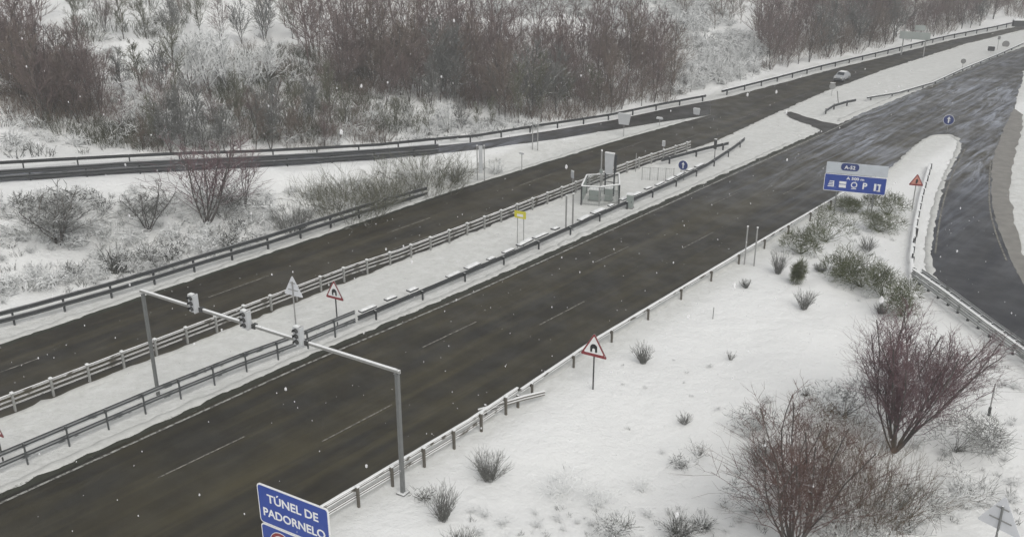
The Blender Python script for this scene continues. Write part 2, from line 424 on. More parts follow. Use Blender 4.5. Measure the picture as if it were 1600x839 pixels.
# brown wet verge beside the exit lane
v1 = [P(*q) for q in [(1584, 170), (1562, 215), (1550, 250), (1548, 290), (1550, 325), (1564, 368), (1584, 420), (1620, 478)]]
v2 = [P(*q) for q in [(1640, 450), (1606, 415), (1592, 372), (1580, 336), (1578, 300), (1583, 262), (1590, 225), (1600, 180)]]
m_dark = mat('dark_wet_grass_strip', (.030, .031, .020), .9, 0, .5, 5)
m_verge = mat('wet_brown_verge', (.21, .20, .18), .8, 0, .4, 1.2)
sheet('verge', ragged(resample(smooth_line(v1, 2), .5), .15, 8)+ragged(resample(smooth_line(v2, 2), .5), .22, 9, 3), .028, m_verge)
# wheel-worn crossover through the median
cr = [P(*q) for q in [(1226, 176), (1236, 175), (1262, 184), (1285, 191), (1310, 195), (1345, 186), (1350, 181), (1322, 200), (1290, 211), (1276, 211), (1281, 203), (1268, 196), (1245, 189), (1232, 182)]]
sheet('crossover_road', ragged(resample(cr, .5), .25, 10), .028, M['slip'])
# dark grass and grit strip between the median snow and the edge line
g1 = [(xC(y)-.74, float(y)) for y in ysr if -60 < y < 100]; g2 = [(xC(y)-.30, float(y)) for y in ysr if -60 < y < 100]
sheet('verge', ragged(resample(g1, .25), .22, 11, .8)+ragged(resample(g2, .5), .05, 12)[::-1], .026, m_dark)
g1 = [(xA(y)-.12, float(y)) for y in ysr if -60 < y < 96]; g2 = [(xA(y)+.35, float(y)) for y in ysr if -60 < y < 96]
sheet('verge', ragged(resample(g1, .25), .12, 13, 2.5)+ragged(resample(g2, .5), .06, 14)[::-1], .026, m_dark)
# ploughed slush berms along the edges
m_slush = mat('grey_slush', (.50, .50, .475), .75, 0, .22, 2.5)
def berm(pts, w, h, seed):
    mb = MB(); pts = resample(pts, .35); n = len(pts)
    for i, p in enumerate(pts):
        a = pts[max(0, i-1)]; b = pts[min(n-1, i+1)]; L = math.dist(a, b) or 1; nx, ny = -(b[1]-a[1])/L, (b[0]-a[0])/L
        q = noise.fractal(Vector((p[0]*.9, p[1]*.9, seed)), .7, 2, 4); q2 = noise.noise(Vector((p[0]*2.3, p[1]*2.3, seed+9)))
        ww = w*(1+.55*q); hh = max(.01, h*(.75+.9*q+.4*q2)); sh = .12*q2
        for k, zz in ((-.5, -.06), (-.33, .6), (-.08, 1), (.22, .7), (.5, -.06)): mb.v.append((p[0]+nx*(ww*k+sh), p[1]+ny*(ww*k+sh), .0+hh*zz+(-.02 if zz < 0 else 0)))
    for i in range(n-1):
        for j in range(4): mb.f.append((i*5+j, i*5+j+1, (i+1)*5+j+1, (i+1)*5+j)); mb.mi.append(0)
    struct('snow_berm', mb.mesh('snow_berm', m_slush, smooth=True))
berm([(xC(y)-1.05, float(y)) for y in ysr if -40 < y < 94], .7, .13, 1)
berm([(xC(y)-1.05, float(y)) for y in ysr if 105 < y < 240], .7, .13, 6)
berm([(xA(y)-.45, float(y)) for y in ysr if -40 < y < 97], .8, .14, 2)
berm([(xB(y)+.05, float(y)) for y in ysr if -40 < y < 200], .55, .10, 3)
berm([(xD(y)+.35, float(y)) for y in ysr if -40 < y < 83], .7, .13, 4)
berm(smooth_line(gore, 2), .55, .10, 5)
# markings
def stripe(mb, x0, y0, x1, y1, w, z=.032):
    L = math.dist((x0, y0), (x1, y1)); nx, ny = -(y1-y0)/L*w/2, (x1-x0)/L*w/2
    mb.add([(x0+nx, y0+ny, z), (x0-nx, y0-ny, z), (x1-nx, y1-ny, z), (x1+nx, y1+ny, z)], [(0, 1, 2, 3)])
mb = MB()
for y in range(-60, 330, 2): stripe(mb, xC(y), y, xC(y+2), y+2, .15)
struct('road_edge_line', mb, M['paint'])
mb = MB()
for k in range(-3, 7): stripe(mb, -35.85, 18.5+k*17, -35.75, 23.1+k*17, .09)
for k in range(-3, 6): stripe(mb, -32.5, 25.2+k*17, -32.45, 29.8+k*17, .09)
for k in range(-3, 9): stripe(mb, -48.7, 18.3+k*13.6, -48.6, 22.9+k*13.6, .10)
for k in range(-3, 7): stripe(mb, -51.6, 16.0+k*15.9, -51.6, 20.8+k*15.9, .10)
struct('lane_marking', mb, M['dash'])
mb = MB()
for a, b in zip(smooth_line([P(*q) for q in [(1500, 232), (1479, 271), (1464, 314), (1455, 357), (1450, 395)]], 2), smooth_line([P(*q) for q in [(1500, 232), (1479, 271), (1464, 314), (1455, 357), (1450, 395)]], 2)[1:]):
    stripe(mb, a[0]+.5, a[1], b[0]+.5, b[1], .12)
q_ = smooth_line([P(*q) for q in [(1553, 250), (1551, 290), (1552, 330), (1564, 372), (1580, 410)]], 2)
for a, b in zip(q_, q_[1:]): stripe(mb, a[0]-.3, a[1], b[0]-.3, b[1], .12)
struct('road_edge_line', mb, M['dash'])

# ------------------------------------------------------------------ guardrails
WPROF = [(-.155, .0), (-.12, .055), (-.08, .08), (-.04, .055), (0, .0), (.04, .055), (.08, .08), (.12, .055), (.155, .0)]
def along(pts, s0, s1, step):
    """points every step metres along a polyline, with headings"""
    out = []; acc = 0; nxt = s0
    for a, b in zip(pts, pts[1:]):
        L = math.dist(a[:2], b[:2])
        while nxt <= acc+L and nxt <= s1:
            t = (nxt-acc)/L; out.append((tuple(a[k]+(b[k]-a[k])*t for k in range(3)), math.atan2(b[1]-a[1], b[0]-a[0]))); nxt += step
        acc += L
    return out
def beam_mesh(pts, z, off, side, scale=1.0, cap=None):
    """corrugated beam extruded along pts; side = +1 or -1 gives which way the waves face"""
    mb = MB(); n = len(WPROF); vs_ = []
    for i, p in enumerate(pts):
        a = pts[max(0, i-1)]; b = pts[min(len(pts)-1, i+1)]; L = math.dist(a[:2], b[:2]) or 1
        nx, ny = -(b[1]-a[1])/L, (b[0]-a[0])/L
        for h, d in WPROF:
            k = off+side*d*scale; vs_.append((p[0]+nx*k, p[1]+ny*k, p[2]+z+h*scale))
        for h, d in WPROF[::-1]:
            k = off+side*(d-.012)*scale; vs_.append((p[0]+nx*k, p[1]+ny*k, p[2]+z+h*scale))
    m2 = 2*n
    fs = [(i*m2+j, i*m2+(j+1) % m2, (i+1)*m2+(j+1) % m2, (i+1)*m2+j) for i in range(len(pts)-1) for j in range(m2)]
    fs += [tuple(range(m2)), tuple(range((len(pts)-1)*m2+m2-1, (len(pts)-1)*m2-1, -1))]
    return mb.add(vs_, fs)
def cap_mesh(pts, z, off, w, h):
    mb = MB(); vs_ = []; pts = resample(pts, .7)
    for i, p in enumerate(pts):
        a = pts[max(0, i-1)]; b = pts[min(len(pts)-1, i+1)]; L = math.dist(a[:2], b[:2]) or 1
        nx, ny = -(b[1]-a[1])/L, (b[0]-a[0])/L
        hh = h*(.55+.7*abs(noise.noise(Vector((p[0]*1.7, p[1]*1.7, 1)))))
        for k, zz in ((-w/2, 0), (-w*.38, hh*.8), (0, hh), (w*.38, hh*.8), (w/2, 0)):
            vs_.append((p[0]+nx*(off+k), p[1]+ny*(off+k), p[2]+z+zz))
    return mb.add(vs_, [(i*5+j, i*5+(j+1) % 5, (i+1)*5+(j+1) % 5, (i+1)*5+j) for i in range(len(pts)-1) for j in range(5)])
def guardrail(label, pts, zs, side=1, off=.12, spacing=4.0, post_h=None, post=(.1, .14), m='galv', pm='galv', scale=1.0, caps=True, capw=.16, first=1.0, maxp=99, post_cap=False, double=False, s1=1e9, group=None):
    o0 = pts[0]; loc = (o0[0], o0[1], o0[2])
    root = thing('guardrail', label, 'guardrail', loc, 0, group)
    lp = [(p[0]-o0[0], p[1]-o0[1], p[2]-o0[2]) for p in pts]
    for i, z in enumerate(zs):
        beam_mesh(lp, z, off*side, side, scale).build('rail', M[m], root)
        if double: beam_mesh(lp, z, -off*side, -side, scale).build('rail', M[m], root)
    if caps: cap_mesh(lp, max(zs)+.155*scale, off*side+.03*side, capw, .05).build('snow_cap', M['cap'], root)
    ph = post_h or max(zs)+.16
    pmsh = MB().box((0, 0, ph/2-.15), (post[0], post[1], ph+.3)).box((0, side*(off*.5), max(zs)), (post[0]*.9, off, .2)).mesh('post', M[pm])
    csh = MB().box((0, 0, ph+.03), (post[0]+.06, post[1]+.06, .06)).box((0, 0, ph+.075), (post[0]*.6, post[1]*.6, .04)).mesh('snow_cap', M['cap'])
    for (p, hd) in along(lp, first, s1, spacing)[:maxp]:
        q = link('post', pmsh, root); q.location = p; q.rotation_euler = (0, 0, hd)
        if post_cap:
            c = link('snow_cap', csh, q)
    return root
def line_at(x, y0, y1, step=4, z=0): return [(x(y) if callable(x) else x, y, z) for y in np.arange(y0, y1+.01, step)]
# a: outer side of the upper carriageway
ga = [(-57.3, -30, 0), (-57.2, 21, 0), (-56.9, 23.2, 0), (-56.45, 28, 0), (-56.3, 31, 0), (-56.2, 35, 0), (-55.9, 40, 0), (-55.9, 44, 0), (-56.1, 52, -.15), (-56.4, 57, -.5)]
ga = [(x, y, max(z, terr(x, y)*.5) if y < 50 else z) for x, y, z in ga]
guardrail('dark double rail guardrail at the foot of the snowy bank, left of the upper carriageway', ga, [.52, 1.0], side=-1, spacing=3.0, m='galv_dark', pm='galv_dark', caps=False, post_h=1.1)
# b: light railing between the upper carriageway and the median snow
gb = line_at(lambda y: xB(y)+.15 if y > 40 else -46.75, -20, 84, 4)
guardrail('pale snow crusted railing along the far side of the median, beside the upper carriageway', gb, [.42, .68, .93], side=1, off=.06, spacing=2.0, post=(.10, .12), m='brown_steel', pm='galv_pale', scale=.34, capw=.05, first=1.2, post_h=1.05, post_cap=True, maxp=60)
# c: double dark rail on the near side of the median
gc = [(-41.5, -30, 0), (-41.5, 22, 0), (-41.3, 27, 0), (-40.9, 31, 0), (-40.8, 35, 0)]
guardrail('grey two tier guardrail on the near side of the snowy median, under the signal gantry', gc, [.45, .98], side=1, spacing=2.0, m='galv_mid', pm='galv_mid', caps=False, first=1.3, post_h=1.12, post=(.06, .09), maxp=64)
gc2 = [(-40.8, 35.2, 0), (-40.7, 40, 0), (-40.55, 50, 0), (-40.7, 60, 0), (-40.8, 72, 0), (-41.2, 79, 0), (-42.3, 86.5, 0), (-43.4, 91, -.2)]
gb_ = guardrail('dark low guardrail with snow slabs behind it on the far half of the median', gc2, [.50], side=1, spacing=4.0, m='galv_dark', pm='galv_dark', caps=False, first=1.3, post_h=.6, post=(.08, .1), scale=1.15)
lpc = [(x-gc2[0][0], y-gc2[0][1], z) for x, y, z in gc2[:6]]
slab = MB().box((0, 0, .62), (1.25, .42, .10)).mesh('rear_rail', M['galv_dark']); slc = cap_mesh([(-.45, .06, 0), (-.1, -.05, 0), (.2, .06, 0), (.45, .0, 0)], .665, .03, .26, .09).mesh('snow_cap', M['cap'])
random.seed(3)
for (p, hd) in along(lpc, 1.2, 43, 1.9):
    if random.random() < .2: continue
    q = link('rear_rail', slab, gb_); q.location = (p[0]-.62, p[1], p[2]); q.rotation_euler = (0, 0, hd); q.scale = (random.uniform(.45, 1.35), random.uniform(.7, 1.1), random.uniform(.8, 1.05)); q.rotation_euler = (random.uniform(-.06, .06), random.uniform(-.03, .03), hd+random.uniform(-.05, .05)); link('snow_cap', slc, q)
# d: right side of the lower carriageway
gd = [(-27.4, -30, 0), (-27.3, 20, 0), (-27.2, 30, 0), (-27.4, 34, 0)]
guardrail('brownish snow capped double guardrail along the road beside the tunnel sign', gd, [.46, .84], side=1, spacing=2.0, m='brown_steel', pm='brown_steel', scale=.7, capw=.15, first=.8, post_h=1.0, post=(.09, .12), post_cap=True, maxp=60)
gd2 = [(-27.43, 34.3, 0), (-27.85, 42, 0), (-27.9, 60, 0), (-27.8, 79, 0)]
guardrail('thin pale single guardrail running from the stub up to the blue service panel', gd2, [.62], side=1, spacing=4.0, m='brown_steel', pm='brown_steel', scale=.6, capw=.17, first=.8, post_h=.74, post=(.08, .11), maxp=60)
ge = [P(745, 655)+(.0,), P(775, 646)+(.0,), P(815, 634)+(.0,), P(848, 622)+(-.15,)]
guardrail('short stub of guardrail splaying into the snow field beside the three lane road', ge, [.5], side=-1, spacing=1.9, m='brown_steel', pm='brown_steel', first=.5, capw=.12, post_h=.7, scale=.9)
# ramp guardrail with chunky snow lumps
gr = [P(1432, 330)+(0,), P(1424, 400)+(0,), P(1430, 440)+(0,), P(1480, 476)+(0,), P(1540, 522)+(0,), P(1600, 566)+(0,), P(1720, 655)+(0,)]
gr2 = gr[2:]
guardrail('snow plastered double guardrail beside the exit lane at the right', gr2, [.45, .8], side=-1, off=.28, spacing=1.15, m='galv_pale', pm='galv_dark', first=.5, capw=.2, double=True, post_h=.9)
gr1 = [P(1455, 262)+(.0,), P(1441, 310)+(.0,), P(1431, 360)+(.0,), P(1426, 405)+(.0,), P(1427, 436)+(.0,)]
guardrail('low snow covered guardrail running up the snow wedge beside the exit lane', gr1, [.3], side=-1, off=.1, spacing=2.2, m='galv_pale', pm='galv_dark', first=.5, capw=.24, post_h=.5, scale=.7)
# slip road guardrail (near side) and the barrier of the far merge
gs = [(p[0]+.35, p[1], p[2]) for p in resample(slip_l[1:10], 5)]
guardrail('long dark double guardrail below the side road across the snowy bank', gs, [.42, .88], side=-1, spacing=4.0, m='galv_dark', pm='galv_dark', caps=False, first=1.0, post_h=1.0, scale=1.15)
gs2 = [(p[0]-.5, p[1], terr(p[0]-.5, p[1])) for p in resample(slip_u[1:], 5)]
guardrail('thin dark guardrail on the uphill side of the side road under the wood', gs2, [.55], side=1, spacing=4.0, m='galv_dark', pm='galv_dark', caps=False, first=1.0, scale=.9)
gf_ = [(SU(y)-.7, y, 0) for y in np.arange(110, 232, 6)]
guardrail('far guardrail at the foot of the wood along the upper carriageway', gf_, [.55], side=1, spacing=4.0, m='galv_dark', pm='galv_dark', first=1.0, capw=.3)
gm_ = [P(*q)+(0,) for q in [(1352, 158), (1400, 150), (1455, 134), (1500, 113), (1560, 88), (1600, 70)]]
guardrail('dark guardrail on the near edge of the far median beyond the crossover', gm_, [.38], side=-1, spacing=4.0, m='galv_mid', pm='galv_mid', scale=.8, capw=.2, post_h=.45)
gm2 = [P(*q)+(0,) for q in [(1286, 181), (1300, 172), (1320, 166), (1335, 163)]]
guardrail('short dark guardrail end curving into the far median by the crossover', gm2, [.5], side=-1, spacing=3.0, m='galv_dark', pm='galv_dark', caps=False)
gm3 = [P(*q)+(0,) for q in [(1035, 259), (1068, 250), (1105, 240), (1140, 232)]]
guardrail('short dark guardrail behind the round blue sign on the median', gm3, [.5], side=1, spacing=4.0, m='galv_dark', pm='galv_dark', caps=False)

# ------------------------------------------------------------------ signal gantry
GR = math.atan2(24.7-22.6, -26.5+42.4)
root = thing('signal_gantry', 'thin steel portal gantry with three snow plastered signals over the lower carriageway', 'gantry', (-42.4, 22.6, 0), GR)
span = math.hypot(15.9, 2.1); HL = top_z((-42.4, 22.6), 225, 465); HR = top_z((-26.5, 24.7), 617, 568)
HG = (HL+HR)/2
MB().box((0, 0, HG/2-.15), (.13, .15, HG+.1)).box((0, 0, .03), (.38, .38, .06)).box((0, 0, HG-.12), (.22, .2, .03)).build('post', M['galv'], root)
MB().box((span, 0, HG/2-.15), (.15, .17, HG+.1)).box((span, 0, .03), (.42, .42, .06)).box((span, 0, HG-.12), (.24, .22, .03)).build('post', M['galv'], root)
b_ = MB().box((span/2, 0, HG), (span+.3, .13, .12)); b_.build('beam', M['galv_pale'], root)
cap_mesh([(0, 0, 0), (span/2, 0, 0), (span, 0, 0)], HG+.062, 0, .13, .05).build('snow_cap', M['cap'], root)
def signal_head(parent, x, z, lab=None):
    bb = MB().box((x, -.17, z), (.42, .24, .86)).box((x+.16, -.16, z), (.06, .30, .94)).build('signal_head', M['offwhite'], parent)
    tag(bb, lab)
    MB().box((x, -.02, HG), (.2, .26, .22)).build('bracket', M['post_dark'], parent)
    MB().box((x+.34, 0, HG+.02), (.2, .22, .22)).build('junction_box', M['post_dark'], parent)
    for k in range(3):
        zz = z+.27-.27*k
        MB().tube((x-.02, -.29, zz), (x-.02, -.302, zz), .10, n=16).build('lens', M['lens'], bb)
        v = MB(); n = 10; pts = []
        for y, r in ((-.29, .115), (-.43, .11)):
            for i in range(n+1):
                t = math.pi*(-.12+1.24*i/n); pts.append((x-.02+r*math.cos(t), y, zz+r*math.sin(t)))
        v.add(pts, [(i, i+1, n+2+i, n+1+i) for i in range(n)]); pts2 = [(p[0]+(p[0]-x)*.12, p[1], zz+(p[2]-zz)*1.12) for p in pts]
        v.add(pts2, [(i+1, i, n+1+i, n+2+i) for i in range(n)])
        v.build('visor', M['post_dark'], bb)
    MB().box((x, -.17, z+.455), (.40, .20, .03)).box((x, -.17, z+.48), (.26, .13, .03)).build('snow_cap', M['cap'], bb)
def span_at(px):
    """span position whose beam point projects at the given column"""
    best = min((abs(proj(-42.4+math.cos(GR)*s, 22.6+math.sin(GR)*s, HG)[0]-px), s) for s in np.arange(0, span, .05)); return best[1]
def proj(x, y, z):
    c, s = math.cos(YAW), math.sin(YAW); r = x*c+y*s; f = -x*s+y*c; h = z-CAMH
    zc = f*math.cos(PITCH)-h*math.sin(PITCH); up = f*math.sin(PITCH)+h*math.cos(PITCH)
    return 800+FPX*r/zc, 419.5-FPX*up/zc
for px, lab in ((307, 'left signal head over the upper carriageway lane'), (389, 'middle signal head over the median edge'), (471, 'right signal head nearest the lower carriageway')):
    signal_head(root, span_at(px+1), HG+.34, lab)

# ------------------------------------------------------------------ signs
def tri(side, r=.0):
    h = side*.866; pts = []
    for cx, cz, a0 in ((-side/2+r*1.5, r*1.0, 210), (side/2-r*1.5, r*1.0, 330), (0, h-r*1.6, 90)):
        for k in range(-2, 3):
            t = R(a0+k*28); pts.append((cx+r*math.cos(t)*.9, cz+r*math.sin(t)*.9))
    return pts
def arc_pts(cx, cz, r, a0, a1, n): return [(cx+r*math.cos(R(a0+(a1-a0)*i/n)), cz+r*math.sin(R(a0+(a1-a0)*i/n))) for i in range(n+1)]
SIGN_RZ = R(9.4)
def base_at(px, py):
    x, y = P(px, py); return (x, y, terr(x, y))
def triangle_sign(label, px, py, toppy, side, face='white', back=False, rz=SIGN_RZ, sym='tunnel', toppx=None, post='post_dark', name='warning_sign', border='red', loc=None, H=None):
    loc = loc or base_at(px, py); H = H or top_z(loc, toppx or px, toppy)
    t = thing(name, label, 'road sign', loc, rz+(math.pi if back else 0))
    z0 = H-side*.866
    MB().tube((0, .04, -.3), (0, .04, z0+side*.62), .042, n=10).build('post', M[post], t)
    MB().plate([(x, z0+z) for x, z in tri(side, .07)], 0, -.022).build('plate', M['sign_back'] if back else M['post_grey'], t)
    MB().plate([(x, z0+z) for x, z in tri(side*.985, .065)], -.023, -.030).build('border', M[border], t)
    s2 = side*.74
    fc = MB().plate([(x, z0+side*.112+z) for x, z in tri(s2, .05)], -.031, -.038).build('face', M[face], t)
    if not back and sym:
        c = z0+side*.32
        s = MB()
        if sym == 'tunnel':
            s.plate([(-.13*side, c-.15*side), (.13*side, c-.15*side)]+arc_pts(0, c+.02*side, .13*side, 0, 180, 10), -.039, -.043)
            s.build('symbol', M['black'], t)
            MB().plate([(-.05*side, c-.149*side), (.05*side, c-.149*side)]+arc_pts(0, c-.06*side, .05*side, 0, 180, 8), -.044, -.047).build('symbol', M[face], t)
        else:
            s.plate([(-.05*side, c-.16*side), (.04*side, c-.16*side), (.10*side, c+.05*side), (.03*side, c+.19*side), (-.06*side, c+.1*side)], -.039, -.043)
            s.build('symbol', M['black'], t)
    else:
        MB().box((0, .012, z0+side*.25), (side*.5, .03, .05)).box((0, .012, z0+side*.55), (side*.28, .03, .05)).build('bracket', M['post_grey'], t)
    return t
triangle_sign('red bordered tunnel warning triangle standing in the snow right of the lower carriageway', 926, 608, 521, 1.55, toppx=930)
triangle_sign('red bordered tunnel warning triangle on the median just right of the signal gantry', 527, 512, 438, 1.4, toppx=522)
triangle_sign('snow plastered back of a warning triangle on the median, above the right signal', 463, 507, 430, 1.5, back=True, toppx=459, post='post_grey', name='warning_sign', border='red')
triangle_sign('small reddish warning triangle on the snow wedge right of the blue service panel', 1425, 328, 271, 1.15, face='redface', sym='bend', toppx=1427, post='post_grey', border='red', rz=R(22))
lo = base_at(1548, 880)
triangle_sign('grey back of a large warning triangle at the bottom right corner', 1548, 880, 768, 1.75, back=True, toppx=1562, post='galv', name='warning_sign', rz=R(-12))
lo = base_at(6, 722)
triangle_sign('red bordered warning triangle at the left frame edge beside the median guardrail', 4, 722, 645, 1.3, toppx=-14)
triangle_sign('grey back of a triangle sign cut by the frame at the bottom right', 1625, 862, 770, 1.5, back=True, toppx=1632, post='galv', rz=R(-20))

def text_mesh(s, size, bold=.0):
    cu = bpy.data.curves.new('t', 'FONT'); cu.body = s; cu.size = size; cu.align_x = 'CENTER'; cu.align_y = 'CENTER'
    cu.offset = bold; cu.extrude = .002; cu.resolution_u = 3
    o = bpy.data.objects.new('t', cu); COL.objects.link(o); bpy.context.view_layer.update()
    me = bpy.data.meshes.new_from_object(o.evaluated_get(bpy.context.evaluated_depsgraph_get()))
    bpy.data.objects.remove(o); bpy.data.curves.remove(cu); return me
def text(name, s, size, x, y, z, m, parent, bold=0, sx=1.0):
    me = text_mesh(s, size, bold); me.name = name; me.materials.clear(); me.materials.append(M[m])
    for v in me.vertices:
        a, b, c = v.co; v.co = (x+a*sx, y-c, z+b)
    me.flip_normals() if False else None
    return link(name, me, parent)
def rrect(w, h, r, cx=0, cz=0):
    pts = []
    for sx, sz, a in ((-1, -1, 180), (1, -1, 270), (1, 1, 0), (-1, 1, 90)):
        for k in range(5):
            t = R(a+22.5*k); pts.append((cx+sx*(w/2-r)+r*math.cos(t), cz+sz*(h/2-r)+r*math.sin(t)))
    return pts
def ringm(mb, cx, cz, r0, r1, y0, y1, n=28, mi=0):
    vs_ = []
    for y in (y0, y1):
        for r in (r0, r1):
            vs_ += [(cx+r*math.cos(2*math.pi*i/n), y, cz+r*math.sin(2*math.pi*i/n)) for i in range(n)]
    fs = []
    for i in range(n):
        j = (i+1) % n
        fs += [(i, n+i, n+j, j), (2*n+i, 2*n+j, 3*n+j, 3*n+i), (n+i, 3*n+i, 3*n+j, n+j), (i, j, 2*n+j, 2*n+i)]
    return mb.add(vs_, fs, mi)

# tunnel sign: two blue panels, top edge through the measured pixels
rz = R(39.4-29.9)
sx_, sy_ = -23.6, 22.0
def fit_sign(px0, py0, px1, py1, x, y, rz):
    """height and width of a board whose top left corner hangs over (x, y)"""
    z = top_z((x, y), px0, py0)
    w = min((abs(proj(x+math.cos(rz)*s, y+math.sin(rz)*s, z)[0]-px1), s) for s in np.arange(.5, 12, .02))[1]
    return z, w
# the board stands well up on tall posts: pick the distance so that the board is 2.1 m wide
best = None
for k in np.arange(14, 40, .25):
    dx, dy, _ = ray(402, 752); L = math.hypot(dx, dy); x, y = dx/L*k, dy/L*k
    z, w = fit_sign(402, 752, 514, 796, x, y, rz)
    if best is None or abs(w-2.1) < best[0]: best = (abs(w-2.1), x, y, z, w)
_, sx_, sy_, sz_, sw_ = best
t = thing('tunnel_sign', 'large blue tunnel name sign with a lower rules panel at the bottom edge', 'road sign', (sx_, sy_, terr(sx_, sy_)), rz)
zt = sz_-terr(sx_, sy_)
print('SIGN', sx_, sy_, sz_, sw_)
for x in (.35, sw_-.35): MB().box((x, .07, zt/2-.25), (.1, .09, zt)).build('post', M['galv'], t)
h1 = 1.05
p1 = MB().plate(rrect(sw_, h1, .09, sw_/2, zt-h1/2), 0, -.03).build('panel', M['white'], t); p1['label'] = 'upper blue name panel'
MB().plate(rrect(sw_-.06, h1-.06, .07, sw_/2, zt-h1/2), -.031, -.036).build('face', M['blue'], p1)
text('lettering', 'TÚNEL DE', .31, sw_/2, -.038, zt-.33, 'white', p1, .006, 1.05)
text('lettering', 'PADORNELO', .31, sw_/2, -.038, zt-.73, 'white', p1, .006, 1.0)
h2 = 2.3; zc = zt-h1-.03-h2/2
p2 = MB().plate(rrect(sw_, h2, .09, sw_/2, zc), 0, -.03).build('panel', M['white'], t); p2['label'] = 'lower blue rules panel with round prohibition sign'
MB().plate(rrect(sw_-.06, h2-.06, .07, sw_/2, zc), -.031, -.036).build('face', M['blue'], p2)
cx_, cz_ = .58, zc+h2/2-.42
MB().plate(arc_pts(cx_, cz_, .33, 0, 360, 32)[:-1], -.037, -.042).build('round_sign', M['white'], p2)
m_ = MB(); ringm(m_, cx_, cz_, .235, .315, -.043, -.047); m_.build('ring', M['red'], p2)
MB().plate(rrect(.16, .14, .03, cx_-.08, cz_), -.048, -.051).plate(rrect(.16, .14, .03, cx_+.1, cz_-.01), -.048, -.051).build('symbol', M['black'], p2)

# blue service panel with white header
lo = base_at(1303, 333); lo2 = base_at(1363, 328)
rzp = R(19.8)
t = thing('service_panel', 'wide blue service area panel with white header strip beside the exit wedge', 'road sign', lo, rzp)
x, y = lo[0], lo[1]
# board left edge sits left of the first post
def board_x(px, zz): return min((abs(proj(x+math.cos(rzp)*s, y+math.sin(rzp)*s, lo[2]+zz)[0]-px), s) for s in np.arange(-4, 8, .02))[1]
bz = top_z(lo, 1303, 298)-lo[2]; tz = top_z(lo, 1303, 253)-lo[2]; mz = top_z(lo, 1303, 271.5)-lo[2]
xl, xr = board_x(1287.5, (bz+mz)/2), board_x(1384.5, (bz+mz)/2)
bw = xr-xl; bc = (xl+xr)/2
for sx in (.0, board_x(1363, 1)): MB().box((sx, .1, bz/2+.25), (.11, .11, bz+1.0)).box((sx, .1, -.02), (.4, .4, .12)).build('post', M['galv'], t)
MB().box((board_x(1357, 1), .1, bz/2+.25), (.11, .11, bz+1.0)).box((board_x(1357, 1), .1, -.02), (.4, .4, .12)).build('post', M['galv_pale'], t)
bp_ = MB().plate(rrect(bw, mz-bz, .06, bc, (mz+bz)/2), 0, -.05).build('panel', M['white'], t)
MB().plate(rrect(bw-.08, mz-bz-.08, .05, bc, (mz+bz)/2), -.051, -.057).build('face', M['blue'], bp_)
M['header'] = mat('grey_header_strip', (.44, .47, .50), .6, 0, .12, 2)
hd_ = MB().plate(rrect(bw*.99, tz-mz-.05, .06, bc+.02, (tz+mz)/2+.02), 0, -.05).build('header', M['header'], t)
hw = tz-mz
MB().plate(rrect(bw*.29, hw*.62, hw*.25, bc-bw*.11, (tz+mz)/2+hw*.16), -.051, -.058).build('oval_plate', M['navy'], hd_)
text('lettering', 'A-52', hw*.42, bc-bw*.11, -.06, (tz+mz)/2+hw*.12, 'white', hd_, .01)
ph_ = mz-bz
text('lettering', 'A 500 m', ph_*.22, bc, -.06, bz+ph_*.80, 'white', bp_, .008, 1.25)
for k, fx in enumerate((-.385, -.195, -.01, .16, .36)):
    ic = MB(); cx = bc+bw*fx; cz = bz+ph_*.42; q = ph_*.40
    if k == 0:
        for j in range(4): ic.box((cx+.02*j, -.0605, cz-q*.38+j*q*.25), (q*.85-.04*j, .006, q*.13))
        ic.box((cx+q*.36, -.0605, cz), (q*.12, .0065, q*.9))
    elif k == 1:
        ic.box((cx, -.0605, cz+q*.27), (q*.95, .006, q*.36)); ic.box((cx, -.0605, cz-q*.24), (q*.95, .006, q*.44)); 
    elif k == 2:
        ringm(ic, cx, cz+q*.08, q*.30, q*.44, -.058, -.063, 12); ic.box((cx, -.0605, cz-q*.48), (q*.7, .006, q*.1))
    elif k == 3:
        text('lettering', 'P', q*1.25, cx, -.06, cz, 'white', bp_, .02)
        continue
    else:
        ic.box((cx-q*.28, -.0605, cz), (q*.3, .006, q*1.05)); ic.box((cx+q*.22, -.0605, cz+q*.4), (q*.5, .006, q*.2)); ic.box((cx+q*.3, -.0605, cz-q*.1), (q*.22, .006, q*.8)); ic.box((cx+q*.22, -.0605, cz-q*.5), (q*.5, .006, q*.14))
    ic.build('pictogram', M['white'], bp_)

def post_thing(name, label, px, py, toppy, r=.045, m='post_grey', cat='post', toppx=None):
    lo = base_at(px, py); H = top_z(lo, toppx or px, toppy)-lo[2]
    t = thing(name, label, cat, lo, SIGN_RZ); MB().tube((0, 0, -.2), (0, 0, H), r, n=8).build('post', M[m], t)
    return t, H
